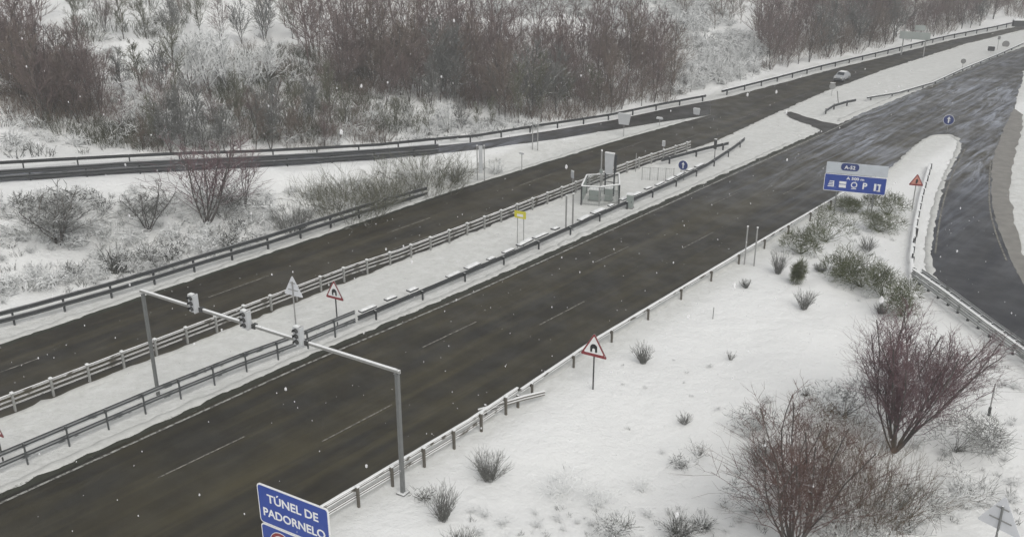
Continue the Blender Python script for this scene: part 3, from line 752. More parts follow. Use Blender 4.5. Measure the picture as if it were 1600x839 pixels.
# round blue obligatory direction sign
def round_sign(label, px, py, cpy, r, posts=(0,), arrow=True, rz=SIGN_RZ, cpx=None, face='blue'):
    lo = base_at(px, py); H = top_z(lo, cpx or px, cpy)-lo[2]
    t = thing('direction_sign', label, 'road sign', lo, rz)
    for dx in posts: MB().tube((dx, .05, -.2), (dx, .05, H+r*.3), .04, n=8).build('post', M['post_grey'], t)
    MB().plate(arc_pts(0, H, r, 0, 360, 28)[:-1], 0, -.025).build('plate', M['white'], t)
    MB().plate(arc_pts(0, H, r*.94, 0, 360, 28)[:-1], -.026, -.031).build('face', M[face], t)
    if arrow:
        a = MB().box((0, -.0345, H-r*.12), (r*.2, .005, r*.95)); a.plate([(-r*.34, H+r*.18), (r*.34, H+r*.18), (0, H+r*.66)], -.032, -.0372); a.build('arrow', M['white'], t)
round_sign('round navy sign with white upward arrow on the median near the fenced cage', 1066, 281, 258.5, .46, (-.18, .12), cpx=1066.5, face='navy')
round_sign('small round blue direction sign on a post at the tip of the exit wedge', 1479, 208, 187.5, .55, (0,), cpx=1480, face='navy')
# yellow sign on two posts
lo = base_at(808, 387); H = top_z(lo, 812, 329)-lo[2]
t = thing('yellow_sign', 'small yellow sign on two thin posts in the median snow', 'road sign', lo, SIGN_RZ)
for dx in (0, .52): MB().tube((dx, .04, -.2), (dx, .04, H-.1), .03, n=8).build('post', M['post_grey'], t)
MB().plate(rrect(.95, .55, .05, .26, H-.28), 0, -.025).build('panel', M['yellow'], t)
MB().plate(rrect(.5, .2, .02, .26, H-.33), -.026, -.03).build('face', M['white'], t)
# twin bare posts in the median and by the lower right guardrail
def twin_posts(label, b1, b2, top, m1='post_grey', m2='post_grey', lower_dark=0, board=None):
    lo = base_at(*b1); l2 = base_at(*b2); H = top_z(lo, b1[0]+2, top)-lo[2]
    rz = math.atan2(l2[1]-lo[1], l2[0]-lo[0]); d = math.dist(lo[:2], l2[:2])
    t = thing('sign_posts', label, 'sign posts', lo, rz)
    for x, m in ((0, m1), (d, m2)):
        q = MB().box((x, 0, H/2-.1), (.09, .09, H+.2)).build('post', M[m], t)
        if lower_dark: MB().box((x, 0, H*lower_dark/2), (.1, .1, H*lower_dark)).build('sleeve', M['post_dark'], q)
        MB().box((x, 0, H+.03), (.12, .12, .05)).build('snow_cap', M['cap'], q)
    if board:
        bw, bh = board; MB().box((d/2, 0, H-bh/2), (bw, .05, bh)).build('panel', M['offwhite'], t)
    return t
twin_posts('pair of bare slim posts left of the fenced equipment cage', (884, 362), (894.5, 359), 306)
twin_posts('two tall slim posts standing behind the right guardrail of the lower carriageway', (1163, 413), (1178, 415), 354, 'post_grey', 'post_grey', .0)
twin_posts('tall narrow snow plastered sign back on two posts below the side road', (746, 283), (757, 283), 228, board=(.35, 2.5))
twin_posts('pair of pale posts before the wood, left of the white sign back', (832, 240), (840, 240), 190)
# fenced equipment cage with mast and white board
cx0, cy0 = P(908, 320); A_ = P(908, 320); B_ = P(967, 318); C_ = P(966, 300); D_ = P(916, 302)
t = thing('equipment_cage', 'wire fenced equipment cage with snow on its top rails in the median', 'fence', (A_[0], A_[1], 0))
corners = [A_, P(936, 322), B_, C_, D_]; Hc = top_z(A_, 908, 291)
loc_ = [(p[0]-A_[0], p[1]-A_[1]) for p in corners]
for i, p in enumerate(loc_):
    MB().box((p[0], p[1], Hc/2-.05), (.09, .09, Hc+.1)).build('post', M['post_grey' if i % 2 else 'galv_dark'], t)
for i, (p, q) in enumerate(zip(loc_, loc_[1:]+loc_[:1])):
    L = math.dist(p, q); hd = math.atan2(q[1]-p[1], q[0]-p[0]); mx_, my_ = (p[0]+q[0])/2, (p[1]+q[1])/2
    fr_ = MB().box((mx_, my_, Hc), (L, .06, .06), rz=hd).box((mx_, my_, .12), (L, .05, .05), rz=hd).box((mx_, my_, Hc*.5), (L, .03, .03), rz=hd).build('frame', M['post_grey'], t)
    w_ = MB(); n = int(L/.12)
    for k in range(1, n): w_.box((p[0]+(q[0]-p[0])*k/n, p[1]+(q[1]-p[1])*k/n, Hc/2), (.02, .02, Hc), rz=hd)
    w_.build('mesh_panel', M['cabinet'], t)
    cap_mesh([(p[0], p[1], 0), (q[0], q[1], 0)], Hc+.03, 0, .14, .09).build('snow_cap', M['cap'], t)
def cabinet(label, px, py, toppy, w, d, rz=.3, cap=True):
    lo = base_at(px, py); H = top_z(lo, px, toppy)-lo[2]
    t = thing('equipment_cabinet', label, 'cabinet', lo, rz)
    MB().box((0, 0, H/2+.03), (w, d, H-.1)).build('body', M['cabinet'], t)
    MB().box((0, 0, 0), (w+.1, d+.1, .16)).build('plinth', M['concrete'], t)
    dd = MB().box((0, -d/2-.012, H/2+.03), (w*.86, .02, H*.78)).build('door', M['cabinet'], t)
    MB().box((w*.34, -d/2-.035, H/2), (.03, .03, .16)).build('handle', M['post_dark'], dd)
    MB().box((0, 0, H+.03), (w+.06, d+.06, .09)).build('snow_cap', M['cap'], t)
cabinet('grey green roadside cabinet standing alone right of the cage', 984, 325, 304, .5, .4)
cabinet('wide cabinet inside the wire cage under the mast', 929, 313, 296, .9, .5)
cabinet('narrow cabinet at the right inside the wire cage', 951, 313, 294, .55, .5)
t, H = post_thing('mast', 'tall pale mast rising from the equipment cage', 938, 306, 236, .07, 'post_grey', 'mast')
MB().box((0, 0, H*.55), (.22, .2, .35)).build('junction_box', M['cabinet'], t); MB().tube((0, 0, H), (0, 0, H+.12), .09, .05, n=8).build('snow_cap', M['cap'], t)
lo = base_at(951, 305); H = top_z(lo, 951, 240)-lo[2]; Hb = top_z(lo, 951, 271)-lo[2]
t = thing('information_board', 'pale upright board on a stand behind the equipment cage', 'sign', lo, SIGN_RZ)
for dx in (-.42, .42): MB().box((dx, .1, H/2-.1), (.1, .1, H)).build('post', M['galv_dark'], t)
MB().plate([(-.38, Hb), (.30, Hb), (.42, H), (-.46, H)], 0, -.1).build('panel', M['offwhite'], t)
MB().plate([(.44, Hb+.1), (.58, Hb+.1), (.62, H-.05), (.46, H-.05)], .12, -.0).build('side_housing', M['galv_dark'], t)
MB().box((0, -.05, H+.05), (.85, .22, .1)).build('snow_cap', M['cap'], t)
for z in (Hb*.55, Hb*.8): pass
MB().box((0, .1, Hb*.6), (.9, .06, .06)).box((0, .1, Hb*.85), (.9, .06, .06)).build('brace', M['galv_dark'], t)
# light mesh fence right of the cage
F0, F1 = P(1003, 281), P(1052, 283)
t = thing('wire_fence', 'pale see through wire fence in the median behind the round navy sign', 'fence', (F0[0], F0[1], 0), math.atan2(F1[1]-F0[1], F1[0]-F0[0]))
L = math.dist(F0, F1); Hf = top_z(F0, 1003, 262)
for k in range(5): MB().tube((L*k/4, 0, -.1), (L*k/4, 0, Hf+.05), .03, n=6).build('post', M['post_grey'], t)
MB().box((L/2, 0, Hf), (L, .03, .03)).build('rail', M['post_grey'], t)
w_ = MB()
for k in range(int(L/.16)): w_.box((k*.16, 0, Hf/2), (.012, .012, Hf))
w_.build('mesh_panel', M['post_grey'], t)
# small signs and markers
def small_sign(label, px, py, toppy, w, h, m='offwhite', toppx=None, shape='rect', rz=SIGN_RZ, pm='post_grey', name='road_sign', r=.035):
    lo = base_at(px, py); H = top_z(lo, toppx or px, toppy)-lo[2]
    t = thing(name, label, 'road sign', lo, rz)
    MB().tube((0, .04, -.2), (0, .04, H-.05), r, n=8).build('post', M[pm], t)
    if shape == 'rect': pts = rrect(w, h, min(w, h)*.15, 0, H-h/2)
    elif shape == 'trap': pts = [(-w*.38, H-h), (w*.38, H-h), (w*.5, H), (-w*.5, H)]
    else: pts = arc_pts(0, H-w/2, w/2, 0, 360, 20)[:-1]
    MB().plate(pts, 0, -.03).build('panel', M[m], t)
    MB().box((0, .0, H+.03), (w*.8, .08, .07)).build('snow_cap', M['cap'], t)
    return t
small_sign('small pale sign on a slim post at the near edge of the upper carriageway', 894, 302, 268, .45, .6, rz=R(-20))
small_sign('slim pale marker with rounded top beyond the blue arrow sign', 1036, 244, 221, .35, .5)
post_thing('marker_post', 'thin grey stake between the cage and the wire fence', 993, 268, 240)
small_sign('white trapezoid sign back beside the merging side road', 974, 214, 178, 1.5, 1.15, shape='trap', toppx=968)
MB()
small_sign('dark signal head on a slim post at the far end of the median railing', 1116, 250, 218, .3, .95, m='post_dark', pm='post_dark')
t = small_sign('small slanted marker at the left of the pale post pair', 815, 268, 239, .5, .14)
small_sign('tiny cross shaped marker in the snow before the merging lane', 1030, 198, 184, .8, .18)
small_sign('snow covered marker near the tip of the merging wedge', 1088, 181, 170, .9, .7, shape='trap')
t, H = post_thing('marker_post', 'leaning pale post in the far median by the crossover', 1310, 163, 142, .07, 'post_grey', toppx=1302); t.rotation_euler = (0, R(-12), 0)
small_sign('faint grey disc marker on the far median beside the upper road', 1299, 150, 130, .8, .8, shape='disc', pm='post_grey', m='post_grey')
small_sign('reddish brown disc sign in the far median snow', 1503, 110, 92, .7, .7, m='concrete', shape='disc')
small_sign('brown post with small plate at the far end of the median', 1558, 78, 57, .4, .5, m='concrete')
small_sign('round grey sign at the far right end of the median', 1571, 73, 64, 1.1, .9, m='concrete', shape='disc')
small_sign('low plate beside the far guardrail at the end of the median', 1548, 82, 73, 1.0, .7, m='post_dark')
t, H = post_thing('marker_post', 'dark footed snow pole between the bottom right shrub and the frame edge', 1545, 648, 598, .035, 'post_grey', toppx=1550)
MB().tube((0, 0, -.1), (0, 0, .45), .07, n=8).build('base', M['post_dark'], t)
t, H = post_thing('marker_post', 'tiny stake in the open snow field right of the guardrail', 1114, 497, 480, .03, 'post_grey')
for k, (a, b, c) in enumerate([(1426, 388, 372), (1424, 412, 396), (1428, 438, 420), (1432, 370, 357)]):
    post_thing('marker_post', ['upper', 'middle', 'lowest', 'topmost'][k]+' short dark stake beside the snow covered wedge guardrail', a, b, c, .06, 'post_dark')
# far direction sign and overhead bar
lo = base_at(1425, 88); H = top_z(lo, 1425, 36)-lo[2]
t = thing('direction_board', 'snowy pale green direction board before the wood at the far end', 'road sign', lo, R(12))
for dx in (-1.6, 1.6): MB().box((dx, .1, H/2-.4), (.16, .16, H-.2)).build('post', M['post_grey'], t)
M['pale_green'] = mat('faded_green_board', (.30, .325, .305), .7, 0, .3, .6)
MB().plate(rrect(4.4, 1.1, .1, 0, H-1.9), 0, -.08).build('panel', M['pale_green'], t); MB().plate(rrect(1.5, .8, .1, .6, H-.7), 0, -.08).build('header', M['pale_green'], t)
lo = base_at(1640, 92); H = top_z(lo, 1600, 34)-lo[2]
t = thing('overhead_sign_frame', 'far overhead steel frame with snow along its top at the right edge', 'gantry', lo, R(39.4))
MB().box((0, 0, H/2), (.4, .4, H)).build('post', M['post_grey'], t)
MB().box((-2.8, 0, H), (7.5, .5, .9)).build('beam', M['post_dark'], t); MB().box((-2.8, 0, H+.5), (7.5, .6, .16)).build('snow_cap', M['cap'], t)

# ------------------------------------------------------------------ the car
lo = P(1315, 126)
t = thing('car', 'small white car driving towards the camera on the far upper carriageway', 'car', (lo[0], lo[1], .02), R(2)); t.scale = (.72, .72, .78)
def car_body():
    prof = [(-2.1, .35), (-2.12, .75), (-1.95, .92), (-1.05, 1.02), (-.45, 1.45), (.95, 1.48), (1.75, 1.1), (2.05, .95), (2.1, .4)]
    mb = MB(); n = len(prof); vs_ = []
    for x, w in ((-.86, 1), (-.78, 0), (.78, 0), (.86, 1)):
        for y, z in prof:
            xx = x
            if z > 1.05: xx = x*.84
            vs_.append((xx, y, z-(.03 if w else 0)))
    for k in range(3): mb.add([], []); 
    fs = []
    for k in range(3):
        for i in range(n): j = (i+1) % n; fs.append((k*n+i, k*n+j, (k+1)*n+j, (k+1)*n+i))
    fs += [tuple(range(n-1, -1, -1)), tuple(range(3*n, 4*n))]
    return mb.add(vs_, fs)
bd = car_body().build('body', M['carpaint'], t)
MB().add([(-.64, -1.02, 1.05), (.64, -1.02, 1.05), (.58, -.50, 1.43), (-.58, -.50, 1.43)], [(0, 1, 2, 3)]).build('windscreen', M['carglass'], t)
for s in (-1, 1):
    MB().add([(s*.75, -.8, 1.06), (s*.75, 1.5, 1.08), (s*.735, .95, 1.4), (s*.735, -.4, 1.38)], [(0, 1, 2, 3)]).build('side_window', M['carglass'], t)
    MB().box((s*.6, -2.125, .72), (.34, .03, .16)).build('headlight', M['lamp'], t)
    for y in (-1.3, 1.3):
        w = MB().tube((s*.72, y, .32), (s*.9, y, .32), .32, n=16).build('wheel', M['tyre'], t); MB().tube((s*.9, y, .32), (s*.915, y, .32), .19, n=12).build('rim', M['post_grey'], w)
MB().box((0, -2.13, .5), (1.5, .04, .16)).build('grille', M['post_dark'], t)
MB().box((0, .25, 1.5), (1.15, 1.3, .06)).build('snow_cap', M['cap'], t)

# ------------------------------------------------------------------ plants
def prism(mb, p0, p1, r0, r1):
    d = p1-p0
    if d.length_squared < 1e-8: return
    a = Vector((d.y, -d.x, 0)) if abs(d.x)+abs(d.y) > 1e-4 else Vector((1, 0, 0))
    a.normalize(); b = d.cross(a).normalized()
    ph = random.random()*2.1; o = len(mb.v)
    for p, r in ((p0, r0), (p1, r1)):
        for i in range(3):
            t = ph+2.0944*i; mb.v.append(tuple(p+a*(r*math.cos(t))+b*(r*math.sin(t))))
    for i in range(3): j = (i+1) % 3; mb.f.append((o+i, o+j, o+3+j, o+3+i)); mb.mi.append(0)
def rv(s=1.0): return Vector((random.gauss(0, s), random.gauss(0, s), random.gauss(0, s)))
def branch(mb, p, d, L, r, n, wob, up, rend=.35):
    """a wandering tapered limb; returns its nodes"""
    out = [(p.copy(), d.copy(), r)]; st = L/n
    for i in range(n):
        d = (d+rv(wob)+Vector((0, 0, up))).normalized(); q = p+d*st; r2 = r*(1-(1-rend)/n) if n else r
        prism(mb, p, q, r, r2); p, r = q, r2; out.append((p.copy(), d.copy(), r))
    return out
def side_dir(d, ang):
    a = d.orthogonal().normalized(); b = d.cross(a); t = random.random()*6.283
    return (d*math.cos(ang)+(a*math.cos(t)+b*math.sin(t))*math.sin(ang)).normalized()
def tree_meshes(name, H, stems, spread, m, seed, nb=16, nt=7, twr=.016, ang=.65, up=.10, fine=2, tr=None, low=.12):
    random.seed(seed); tk, cr = MB(), MB()
    for s in range(stems):
        a = random.random()*6.283; l0 = 0 if stems == 1 else random.uniform(.08, .30)*spread
        d = Vector((math.cos(a)*l0, math.sin(a)*l0, 1)).normalized(); h = H*random.uniform(.78, 1.0)
        nodes = branch(tk, Vector((0, 0, -.2)), d, h, tr or (.03+.007*h/stems**.4), 9, .05, .05, .2)
        for k in range(nb):
            f = low+(.98-low)*(k+random.random())/nb; i = min(8, int(f*9)); p, dd, r = nodes[i]; q = nodes[i+1][0]; p = p.lerp(q, f*9-i)
            L = h*(.42*(1-f)+.10)*random.uniform(.7, 1.2)*spread
            bn = branch(cr, p, side_dir(dd, ang*random.uniform(.7, 1.3)), L, max(twr*1.3, r*.45), 4, .13, up, .4)
            for t_ in range(nt):
                g = random.uniform(.2, 1); ii = min(3, int(g*4)); pp, d3, r3 = bn[ii]; pp = pp.lerp(bn[ii+1][0], g*4-ii)
                tn = branch(cr, pp, side_dir(d3, random.uniform(.35, .85)), L*random.uniform(.25, .5), twr, 2, .18, up, .5)
                for u_ in range(fine):
                    p4, d4, _ = tn[random.choice((0, 1, 1, 2))]; branch(cr, p4, side_dir(d4, random.uniform(.3, .8)), L*random.uniform(.12, .28), twr*.7, 1, .1, up, .4)
    return tk.mesh(name+'_trunk', M['trunk']), cr.mesh(name+'_crown', M[m])
def shrub_mesh(name, H, Wd, n, m, seed, r=.012, droop=0.0, sub=3, curl=.12, base=.12):
    """many stems fanning out of the ground"""
    random.seed(seed); mb = MB()
    for k in range(n):
        a = random.random()*6.283; q = random.random()**.6; rad = base*Wd*random.random()**.5
        lean = q*math.atan2(Wd/2, H*.8)
        d = Vector((math.cos(a)*math.sin(lean), math.sin(a)*math.sin(lean), math.cos(lean)))
        L = H*random.uniform(.6, 1.05)*(1-.25*q)/max(.5, math.cos(lean*.5))
        ns = branch(mb, Vector((math.cos(a)*rad, math.sin(a)*rad, -.05)), d, L, r, 4, curl, -droop, .3)
        for _ in range(sub):
            g = random.randint(1, 3); branch(mb, ns[g][0], side_dir(ns[g][1], random.uniform(.25, .7)), L*random.uniform(.2, .42), r*.65, 2, curl*1.2, .04-droop, .4)
    return mb.mesh(name, M[m])
def dome(mb, c, rx, ry, h, mi, seed):
    """an uneven lump of snow lying on the twigs"""
    nr, ns = 4, 9; o = len(mb.v)
    for j in range(nr+1):
        e = math.pi/2*min(j/nr, .97)
        for i in range(ns):
            t = 2*math.pi*i/ns; k = 1+.55*noise.noise(Vector((math.cos(t)*1.3+seed, math.sin(t)*1.3, e*1.6)))
            mb.v.append((c[0]+rx*k*math.cos(t)*math.cos(e), c[1]+ry*k*math.sin(t)*math.cos(e), c[2]+h*(math.sin(e)-.35*(j == 0))*k))
    for j in range(nr):
        for i in range(ns): mb.f.append((o+j*ns+i, o+j*ns+(i+1) % ns, o+(j+1)*ns+(i+1) % ns, o+(j+1)*ns+i)); mb.mi.append(mi)
def bush_crown(name, H, Wd, m, seed, n=420, r=.012, L=.35, flat=0.0, lumps=0):
    """a rounded uneven heap of short twigs pressed down by snow, on a few limbs"""
    random.seed(seed); mb = MB()
    lobes = [(Vector((random.uniform(-.32, .32)*Wd, random.uniform(-.32, .32)*Wd, random.uniform(.15, .55)*H)), random.uniform(.18, .36)) for _ in range(6)]
    for c, s in lobes:
        for _ in range(3): branch(mb, Vector((random.uniform(-.1, .1), random.uniform(-.1, .1), -.05)), (c+rv(.1)).normalized(), c.length*1.1, r*1.6, 4, .15, 0, .4)
        for _ in range(n//6):
            d = rv(1).normalized(); d.z = abs(d.z)*.9 if random.random() < .8 else d.z*.3; d.normalize()
            rad = (.35+.65*random.random()**.5); p = c+Vector((d.x*Wd*s*rad, d.y*Wd*s*rad, d.z*H*.45*rad))
            if p.z < 0: p.z = .02
            dd = (d*.7+rv(.45)+Vector((0, 0, .15-flat))).normalized()
            branch(mb, p, dd, L*random.uniform(.5, 1.2), r, 2, .25, -flat*.4, .4)
        for _ in range(lumps):
            a = random.random()*6.283; q = random.random()**.5*Wd*s*.9; w = Wd*random.uniform(.12, .26)
            dome(mb, (c.x+q*math.cos(a), c.y+q*math.sin(a), max(.0, c.z*random.uniform(.4, 1.1)+H*.12-.3*q)), w, w*random.uniform(.6, 1.1), w*random.uniform(.25, .5), 1, random.random()*50)
    return mb.mesh(name, [M[m], M['cap']], smooth=lumps > 0)
def place_mesh(name, me, loc, s=1, rz=0, parent=None, sz=None):
    o = link(name, me, parent); o.location = loc; o.rotation_euler = (0, 0, rz); o.scale = (s, s, sz or s); return o
def tree(name, pair, loc, s, rz, label, cat='tree', group=None, lean=0, lean_dir=0, sw=None):
    t = thing(name, label, cat, loc, rz, group); t.scale = (sw or s, sw or s, s)
    t.rotation_euler = (lean*math.cos(lean_dir), lean*math.sin(lean_dir), rz)
    link('trunk', pair[0], t); link('crown', pair[1], t); return t

# wood trees: eight shapes, ~9 m tall
WT = [tree_meshes('wood_tree', 9, [1, 2, 3, 2, 1, 3, 2, 4][i], [1.0, .9, .8, 1.1, 1.25, 1, .75, .9][i], ['bare', 'purple', 'bare', 'purple', 'bare', 'purple', 'purple', 'bare'][i], 100+i, nb=[30, 20, 15, 20, 30, 15, 20, 12][i], nt=8, twr=.017, fine=3, ang=.8) for i in range(8)]
FT = [tree_meshes('frosted_tree', 6, [2, 3, 1][i], 1.3, 'frost', 150+i, nb=14, nt=7, twr=.03, up=.02) for i in range(3)]
OT = [tree_meshes('olive_tree', 6, [1, 2, 1][i], 1.1, ['olive', 'grey_twig', 'olive'][i], 170+i, nb=20, nt=9, twr=.022) for i in range(3)]
def in_poly(x, y, poly):
    c = False; n = len(poly)
    for i in range(n):
        (x0, y0), (x1, y1) = poly[i], poly[i-1]
        if (y0 > y) != (y1 > y) and x < (x1-x0)*(y-y0)/(y1-y0)+x0: c = not c
    return c
def scatter(poly, n, seed, gap):
    """points of a picture region dropped on the terrain, kept gap metres apart"""
    random.seed(seed); xs = [p[0] for p in poly]; ys = [p[1] for p in poly]; out = []; tries = 0
    while len(out) < n and tries < n*40:
        tries += 1; x, y = random.uniform(min(xs), max(xs)), random.uniform(min(ys), max(ys))
        if not in_poly(x, y, poly): continue
        p = T(x, y)
        if all((p-q[0]).length > gap for q in out): out.append((p, x, y))
    return out
ORD = lambda n: f"{n}{'th' if 10 <= n % 100 <= 20 else {1: 'st', 2: 'nd', 3: 'rd'}.get(n % 10, 'th')}"
def shape_word(i): return ['single trunk', 'forked', 'three stemmed', 'wide forked', 'broad crowned', 'bushy', 'slender', 'many stemmed'][i]
# front rows of the wood, tree by tree: (first px, last px, base line fn, n, row name, h range)
def wood_row(rowname, pts, n, hr, kinds, landmark, seed, jit=4):
    random.seed(seed)
    for k in range(n):
        f = (k+.5)/n; i = f*(len(pts)-1); j = int(i); t_ = i-j
        px = pts[j][0]+(pts[min(j+1, len(pts)-1)][0]-pts[j][0])*t_+random.uniform(-5, 5); py = pts[j][1]+(pts[min(j+1, len(pts)-1)][1]-pts[j][1])*t_+random.uniform(-jit, jit)
        p = T(px, py); kd = random.choice(kinds); h = random.uniform(*hr); fam, H0 = (WT, 9) if kd < 8 else ((FT, 6) if kd < 11 else (OT, 6))
        idx = kd if kd < 8 else (kd-8 if kd < 11 else kd-11)
        lbl = f"{shape_word(kd) if kd < 8 else ('snow laden' if kd < 11 else 'olive grey')} tree, {ORD(k+1)} from left in {rowname} of {landmark}"
        tree('bare_tree' if kd < 8 else ('snow_laden_tree' if kd < 11 else 'olive_tree'), fam[idx], p, h/H0, random.uniform(0, 6.28), lbl, 'tree', f'trees in the {rowname} of {landmark}', lean=random.uniform(-.06, .06), lean_dir=random.random()*6.28)
BW = 'brown wood above side road'
wood_row('front row', [(600, 160), (660, 160), (740, 172), (800, 190), (880, 186), (960, 176), (1060, 152)], 24, (4.5, 9.5), [0, 1, 2, 3, 4, 5, 6, 7, 12, 11], BW, 1, 7)
wood_row('second row', [(500, 140), (560, 140), (640, 142), (760, 155), (860, 165), (960, 155), (1060, 136)], 26, (5.5, 11.5), [0, 1, 2, 3, 4, 5, 6, 7], BW, 2, 8)
RW = 'grey wood, far right'
wood_row('front row', [(1195, 112), (1290, 90), (1390, 66), (1480, 50), (1560, 34)], 18, (4.5, 9.5), [1, 2, 3, 5, 6, 12, 9], RW, 3, 5)
wood_row('second row', [(1190, 96), (1290, 74), (1390, 52), (1480, 36), (1580, 18)], 18, (6, 12), [1, 2, 3, 5, 6], RW, 4, 7)
LW = 'dark clump, upper left'
wood_row('front row', [(60, 188), (110, 190), (165, 186)], 7, (6.5, 9), [0, 1, 3, 5], LW, 5)
wood_row('second row', [(20, 165), (90, 170), (150, 160)], 6, (7, 9), [1, 3, 5, 7], LW, 6)
wood_row('row', [(2, 120), (30, 130)], 4, (7, 9), [1, 3], 'purple trees, upper left edge', 16)
GW = 'slope right of dark clump'
wood_row('front row', [(215, 235), (262, 245), (330, 238), (395, 235), (450, 232), (520, 228)], 12, (3.5, 6.5), [11, 12, 0, 5, 12, 2], GW, 7)
wood_row('middle row', [(180, 205), (240, 200), (300, 205), (370, 200), (430, 195), (500, 200), (560, 205)], 13, (3.5, 6.5), [8, 3, 12, 11, 5, 11, 1], GW, 8)
wood_row('upper row', [(180, 150), (260, 145), (350, 150), (430, 140)], 9, (4, 7), [9, 12, 0, 11, 13, 3], GW, 9)
wood_row('hilltop row', [(100, 62), (180, 55), (250, 66), (330, 60), (400, 66), (470, 60)], 10, (5, 9), [12, 2, 13, 5, 11], GW, 10)
SWD = 'snowy bushes left of far wood'
wood_row('front row', [(1070, 146), (1110, 138), (1150, 128), (1185, 118)], 6, (2.5, 3.6), [8, 9, 10], SWD, 11)
wood_row('back row', [(1075, 122), (1110, 110), (1150, 100), (1185, 92)], 6, (3, 4.5), [8, 9, 10], SWD, 12)
wood_row('front row', [(590, 212), (650, 214), (720, 205), (780, 200)], 8, (2.2, 4.0), [8, 11, 12, 9], 'snowy scrub below brown wood', 13)

# the deep wood behind them reads as one mass
def mesh_arrays(me):
    v = np.empty(len(me.vertices)*3); me.vertices.foreach_get('co', v); f = np.empty(len(me.loops), dtype=np.int64); me.loops.foreach_get('vertex_index', f)
    return v.reshape(-1, 3), f.reshape(-1, 4)
def merge_mass(name, items, mats):
    """items: (mesh, loc, scale, rz, scale_z, material index) baked into one mesh"""
    V, Fc, MI, o = [], [], [], 0; cache = {}
    for me, loc, s, rz_, sz, mi in items:
        if me.name not in cache: cache[me.name] = mesh_arrays(me)
        v, f = cache[me.name]; c, sn = math.cos(rz_), math.sin(rz_)
        w = np.column_stack(((v[:, 0]*c-v[:, 1]*sn)*s+loc[0], (v[:, 0]*sn+v[:, 1]*c)*s+loc[1], v[:, 2]*sz+loc[2]))
        V.append(w); Fc.append(f+o); mk = np.zeros(len(me.polygons), dtype=np.int64); me.polygons.foreach_get('material_index', mk); MI.append(mk+mi); o += len(v)
    V = np.concatenate(V); Fc = np.concatenate(Fc); MI = np.concatenate(MI)
    me = bpy.data.meshes.new(name); me.vertices.add(len(V)); me.vertices.foreach_set('co', V.ravel())
    me.loops.add(len(Fc)*4); me.loops.foreach_set('vertex_index', Fc.ravel().astype(np.int32))
    me.polygons.add(len(Fc)); me.polygons.foreach_set('loop_start', np.arange(0, len(Fc)*4, 4, dtype=np.int32))
    for m in mats: me.materials.append(m)
    me.polygons.foreach_set('material_index', MI.astype(np.int32)); me.update(calc_edges=True); me.validate()
    return link(name, me)
LT = [tree_meshes('mass_tree', 9, [2, 3, 2][i], 1.0, 'purple', 200+i, nb=10, nt=5, twr=.026, fine=2, ang=.8, low=.08) for i in range(3)]
items = []
def mass(poly, n, seed, gap, hr, mi):
    for p, x, y in scatter(poly, n, seed, gap):
        i = random.randrange(3); h = random.uniform(*hr)/9; rz_ = random.random()*6.28
        for me in LT[i]: items.append((me, p, h, rz_, h, mi))
mass([(470, 120), (480, 60), (560, 40), (760, 60), (860, 55), (1000, 60), (1040, 100), (1060, 130), (860, 150), (620, 130)], 72, 21, 2.0, (5, 12), 0)
mass([(1180, 84), (1200, 20), (1300, -20), (1500, -40), (1640, -40), (1640, 10), (1500, 25), (1300, 66)], 64, 22, 2.2, (5, 12), 0)
mass([(1040, 60), (1050, 10), (1100, 5), (1190, 10), (1185, 60)], 14, 23, 2, (4, 7), 1)
mass([(-40, 150), (-40, 20), (80, -10), (60, 120)], 16, 24, 2, (6, 9), 0)
mass([(400, 60), (410, 0), (560, -10), (760, -5), (730, 30), (560, 45)], 24, 25, 3, (5, 8), 1)
mass([(880, 30), (900, -12), (1050, -12), (1300, -20), (1200, 20), (1100, 6)], 26, 26, 3, (5, 8), 1)
mass([(180, 40), (250, -5), (340, -10), (330, 20)], 6, 27, 3, (5, 7), 1)
o = merge_mass('deep_wood', items, [M['purple'], M['bare']]); tag(o, 'deep leafless wood filling the hillside behind the front trees', 'wood', kind='stuff')

# scrub and heather poking through the snow of both banks: nobody could count it
SB = [shrub_mesh('scrub', .7, .9, 16, 'frost_dark', 300+i, r=.016, sub=2, curl=.2, base=.4) for i in range(4)]
SF = [bush_crown('scrub_heap', .8, 1.6, 'frost', 310+i, n=60, r=.026, L=.42, flat=.22) for i in range(4)]
items = []
def scrub(poly, n, seed, gap, s0, s1, pf):
    for p, x, y in scatter(poly, n, seed, gap):
        s = random.uniform(s0, s1); fr = random.random() < pf
        items.append((random.choice(SF if fr else SB), p, s, random.random()*6.28, s, 1 if fr else 0))
scrub([(-20, 480), (-20, 310), (120, 300), (300, 296), (470, 300), (480, 350), (380, 395), (200, 440)], 190, 31, .6, .5, 1.1, .55)
scrub([(470, 345), (480, 300), (720, 262), (820, 245), (700, 285), (590, 325)], 90, 32, .4, .5, 1.0, .5)
scrub([(-20, 250), (-20, 60), (250, 30), (440, 60), (560, 130), (780, 200), (560, 228), (200, 240)], 250, 33, 1.0, .8, 1.8, .5)
scrub([(1045, 150), (1050, 60), (1190, 50), (1190, 118)], 130, 34, .6, .9, 2.2, .9)
scrub([(1150, 640), (1300, 600), (1590, 560), (1590, 839), (1150, 839)], 130, 46, .4, .25, .6, .5)
scrub([(720, 800), (1150, 790), (1150, 850), (720, 850)], 50, 47, .5, .2, .45, .6)
scrub([(1200, 400), (1300, 330), (1420, 380), (1430, 500), (1300, 460)], 40, 48, .5, .2, .5, .3)
scrub([(960, 560), (1150, 520), (1150, 700), (960, 720)], 14, 49, 1, .15, .3, .3)
UN = [shrub_mesh('understorey', 2.6, 2.6, 42, 'bare', 320+i, r=.022, sub=3, curl=.16, base=.6) for i in range(3)]
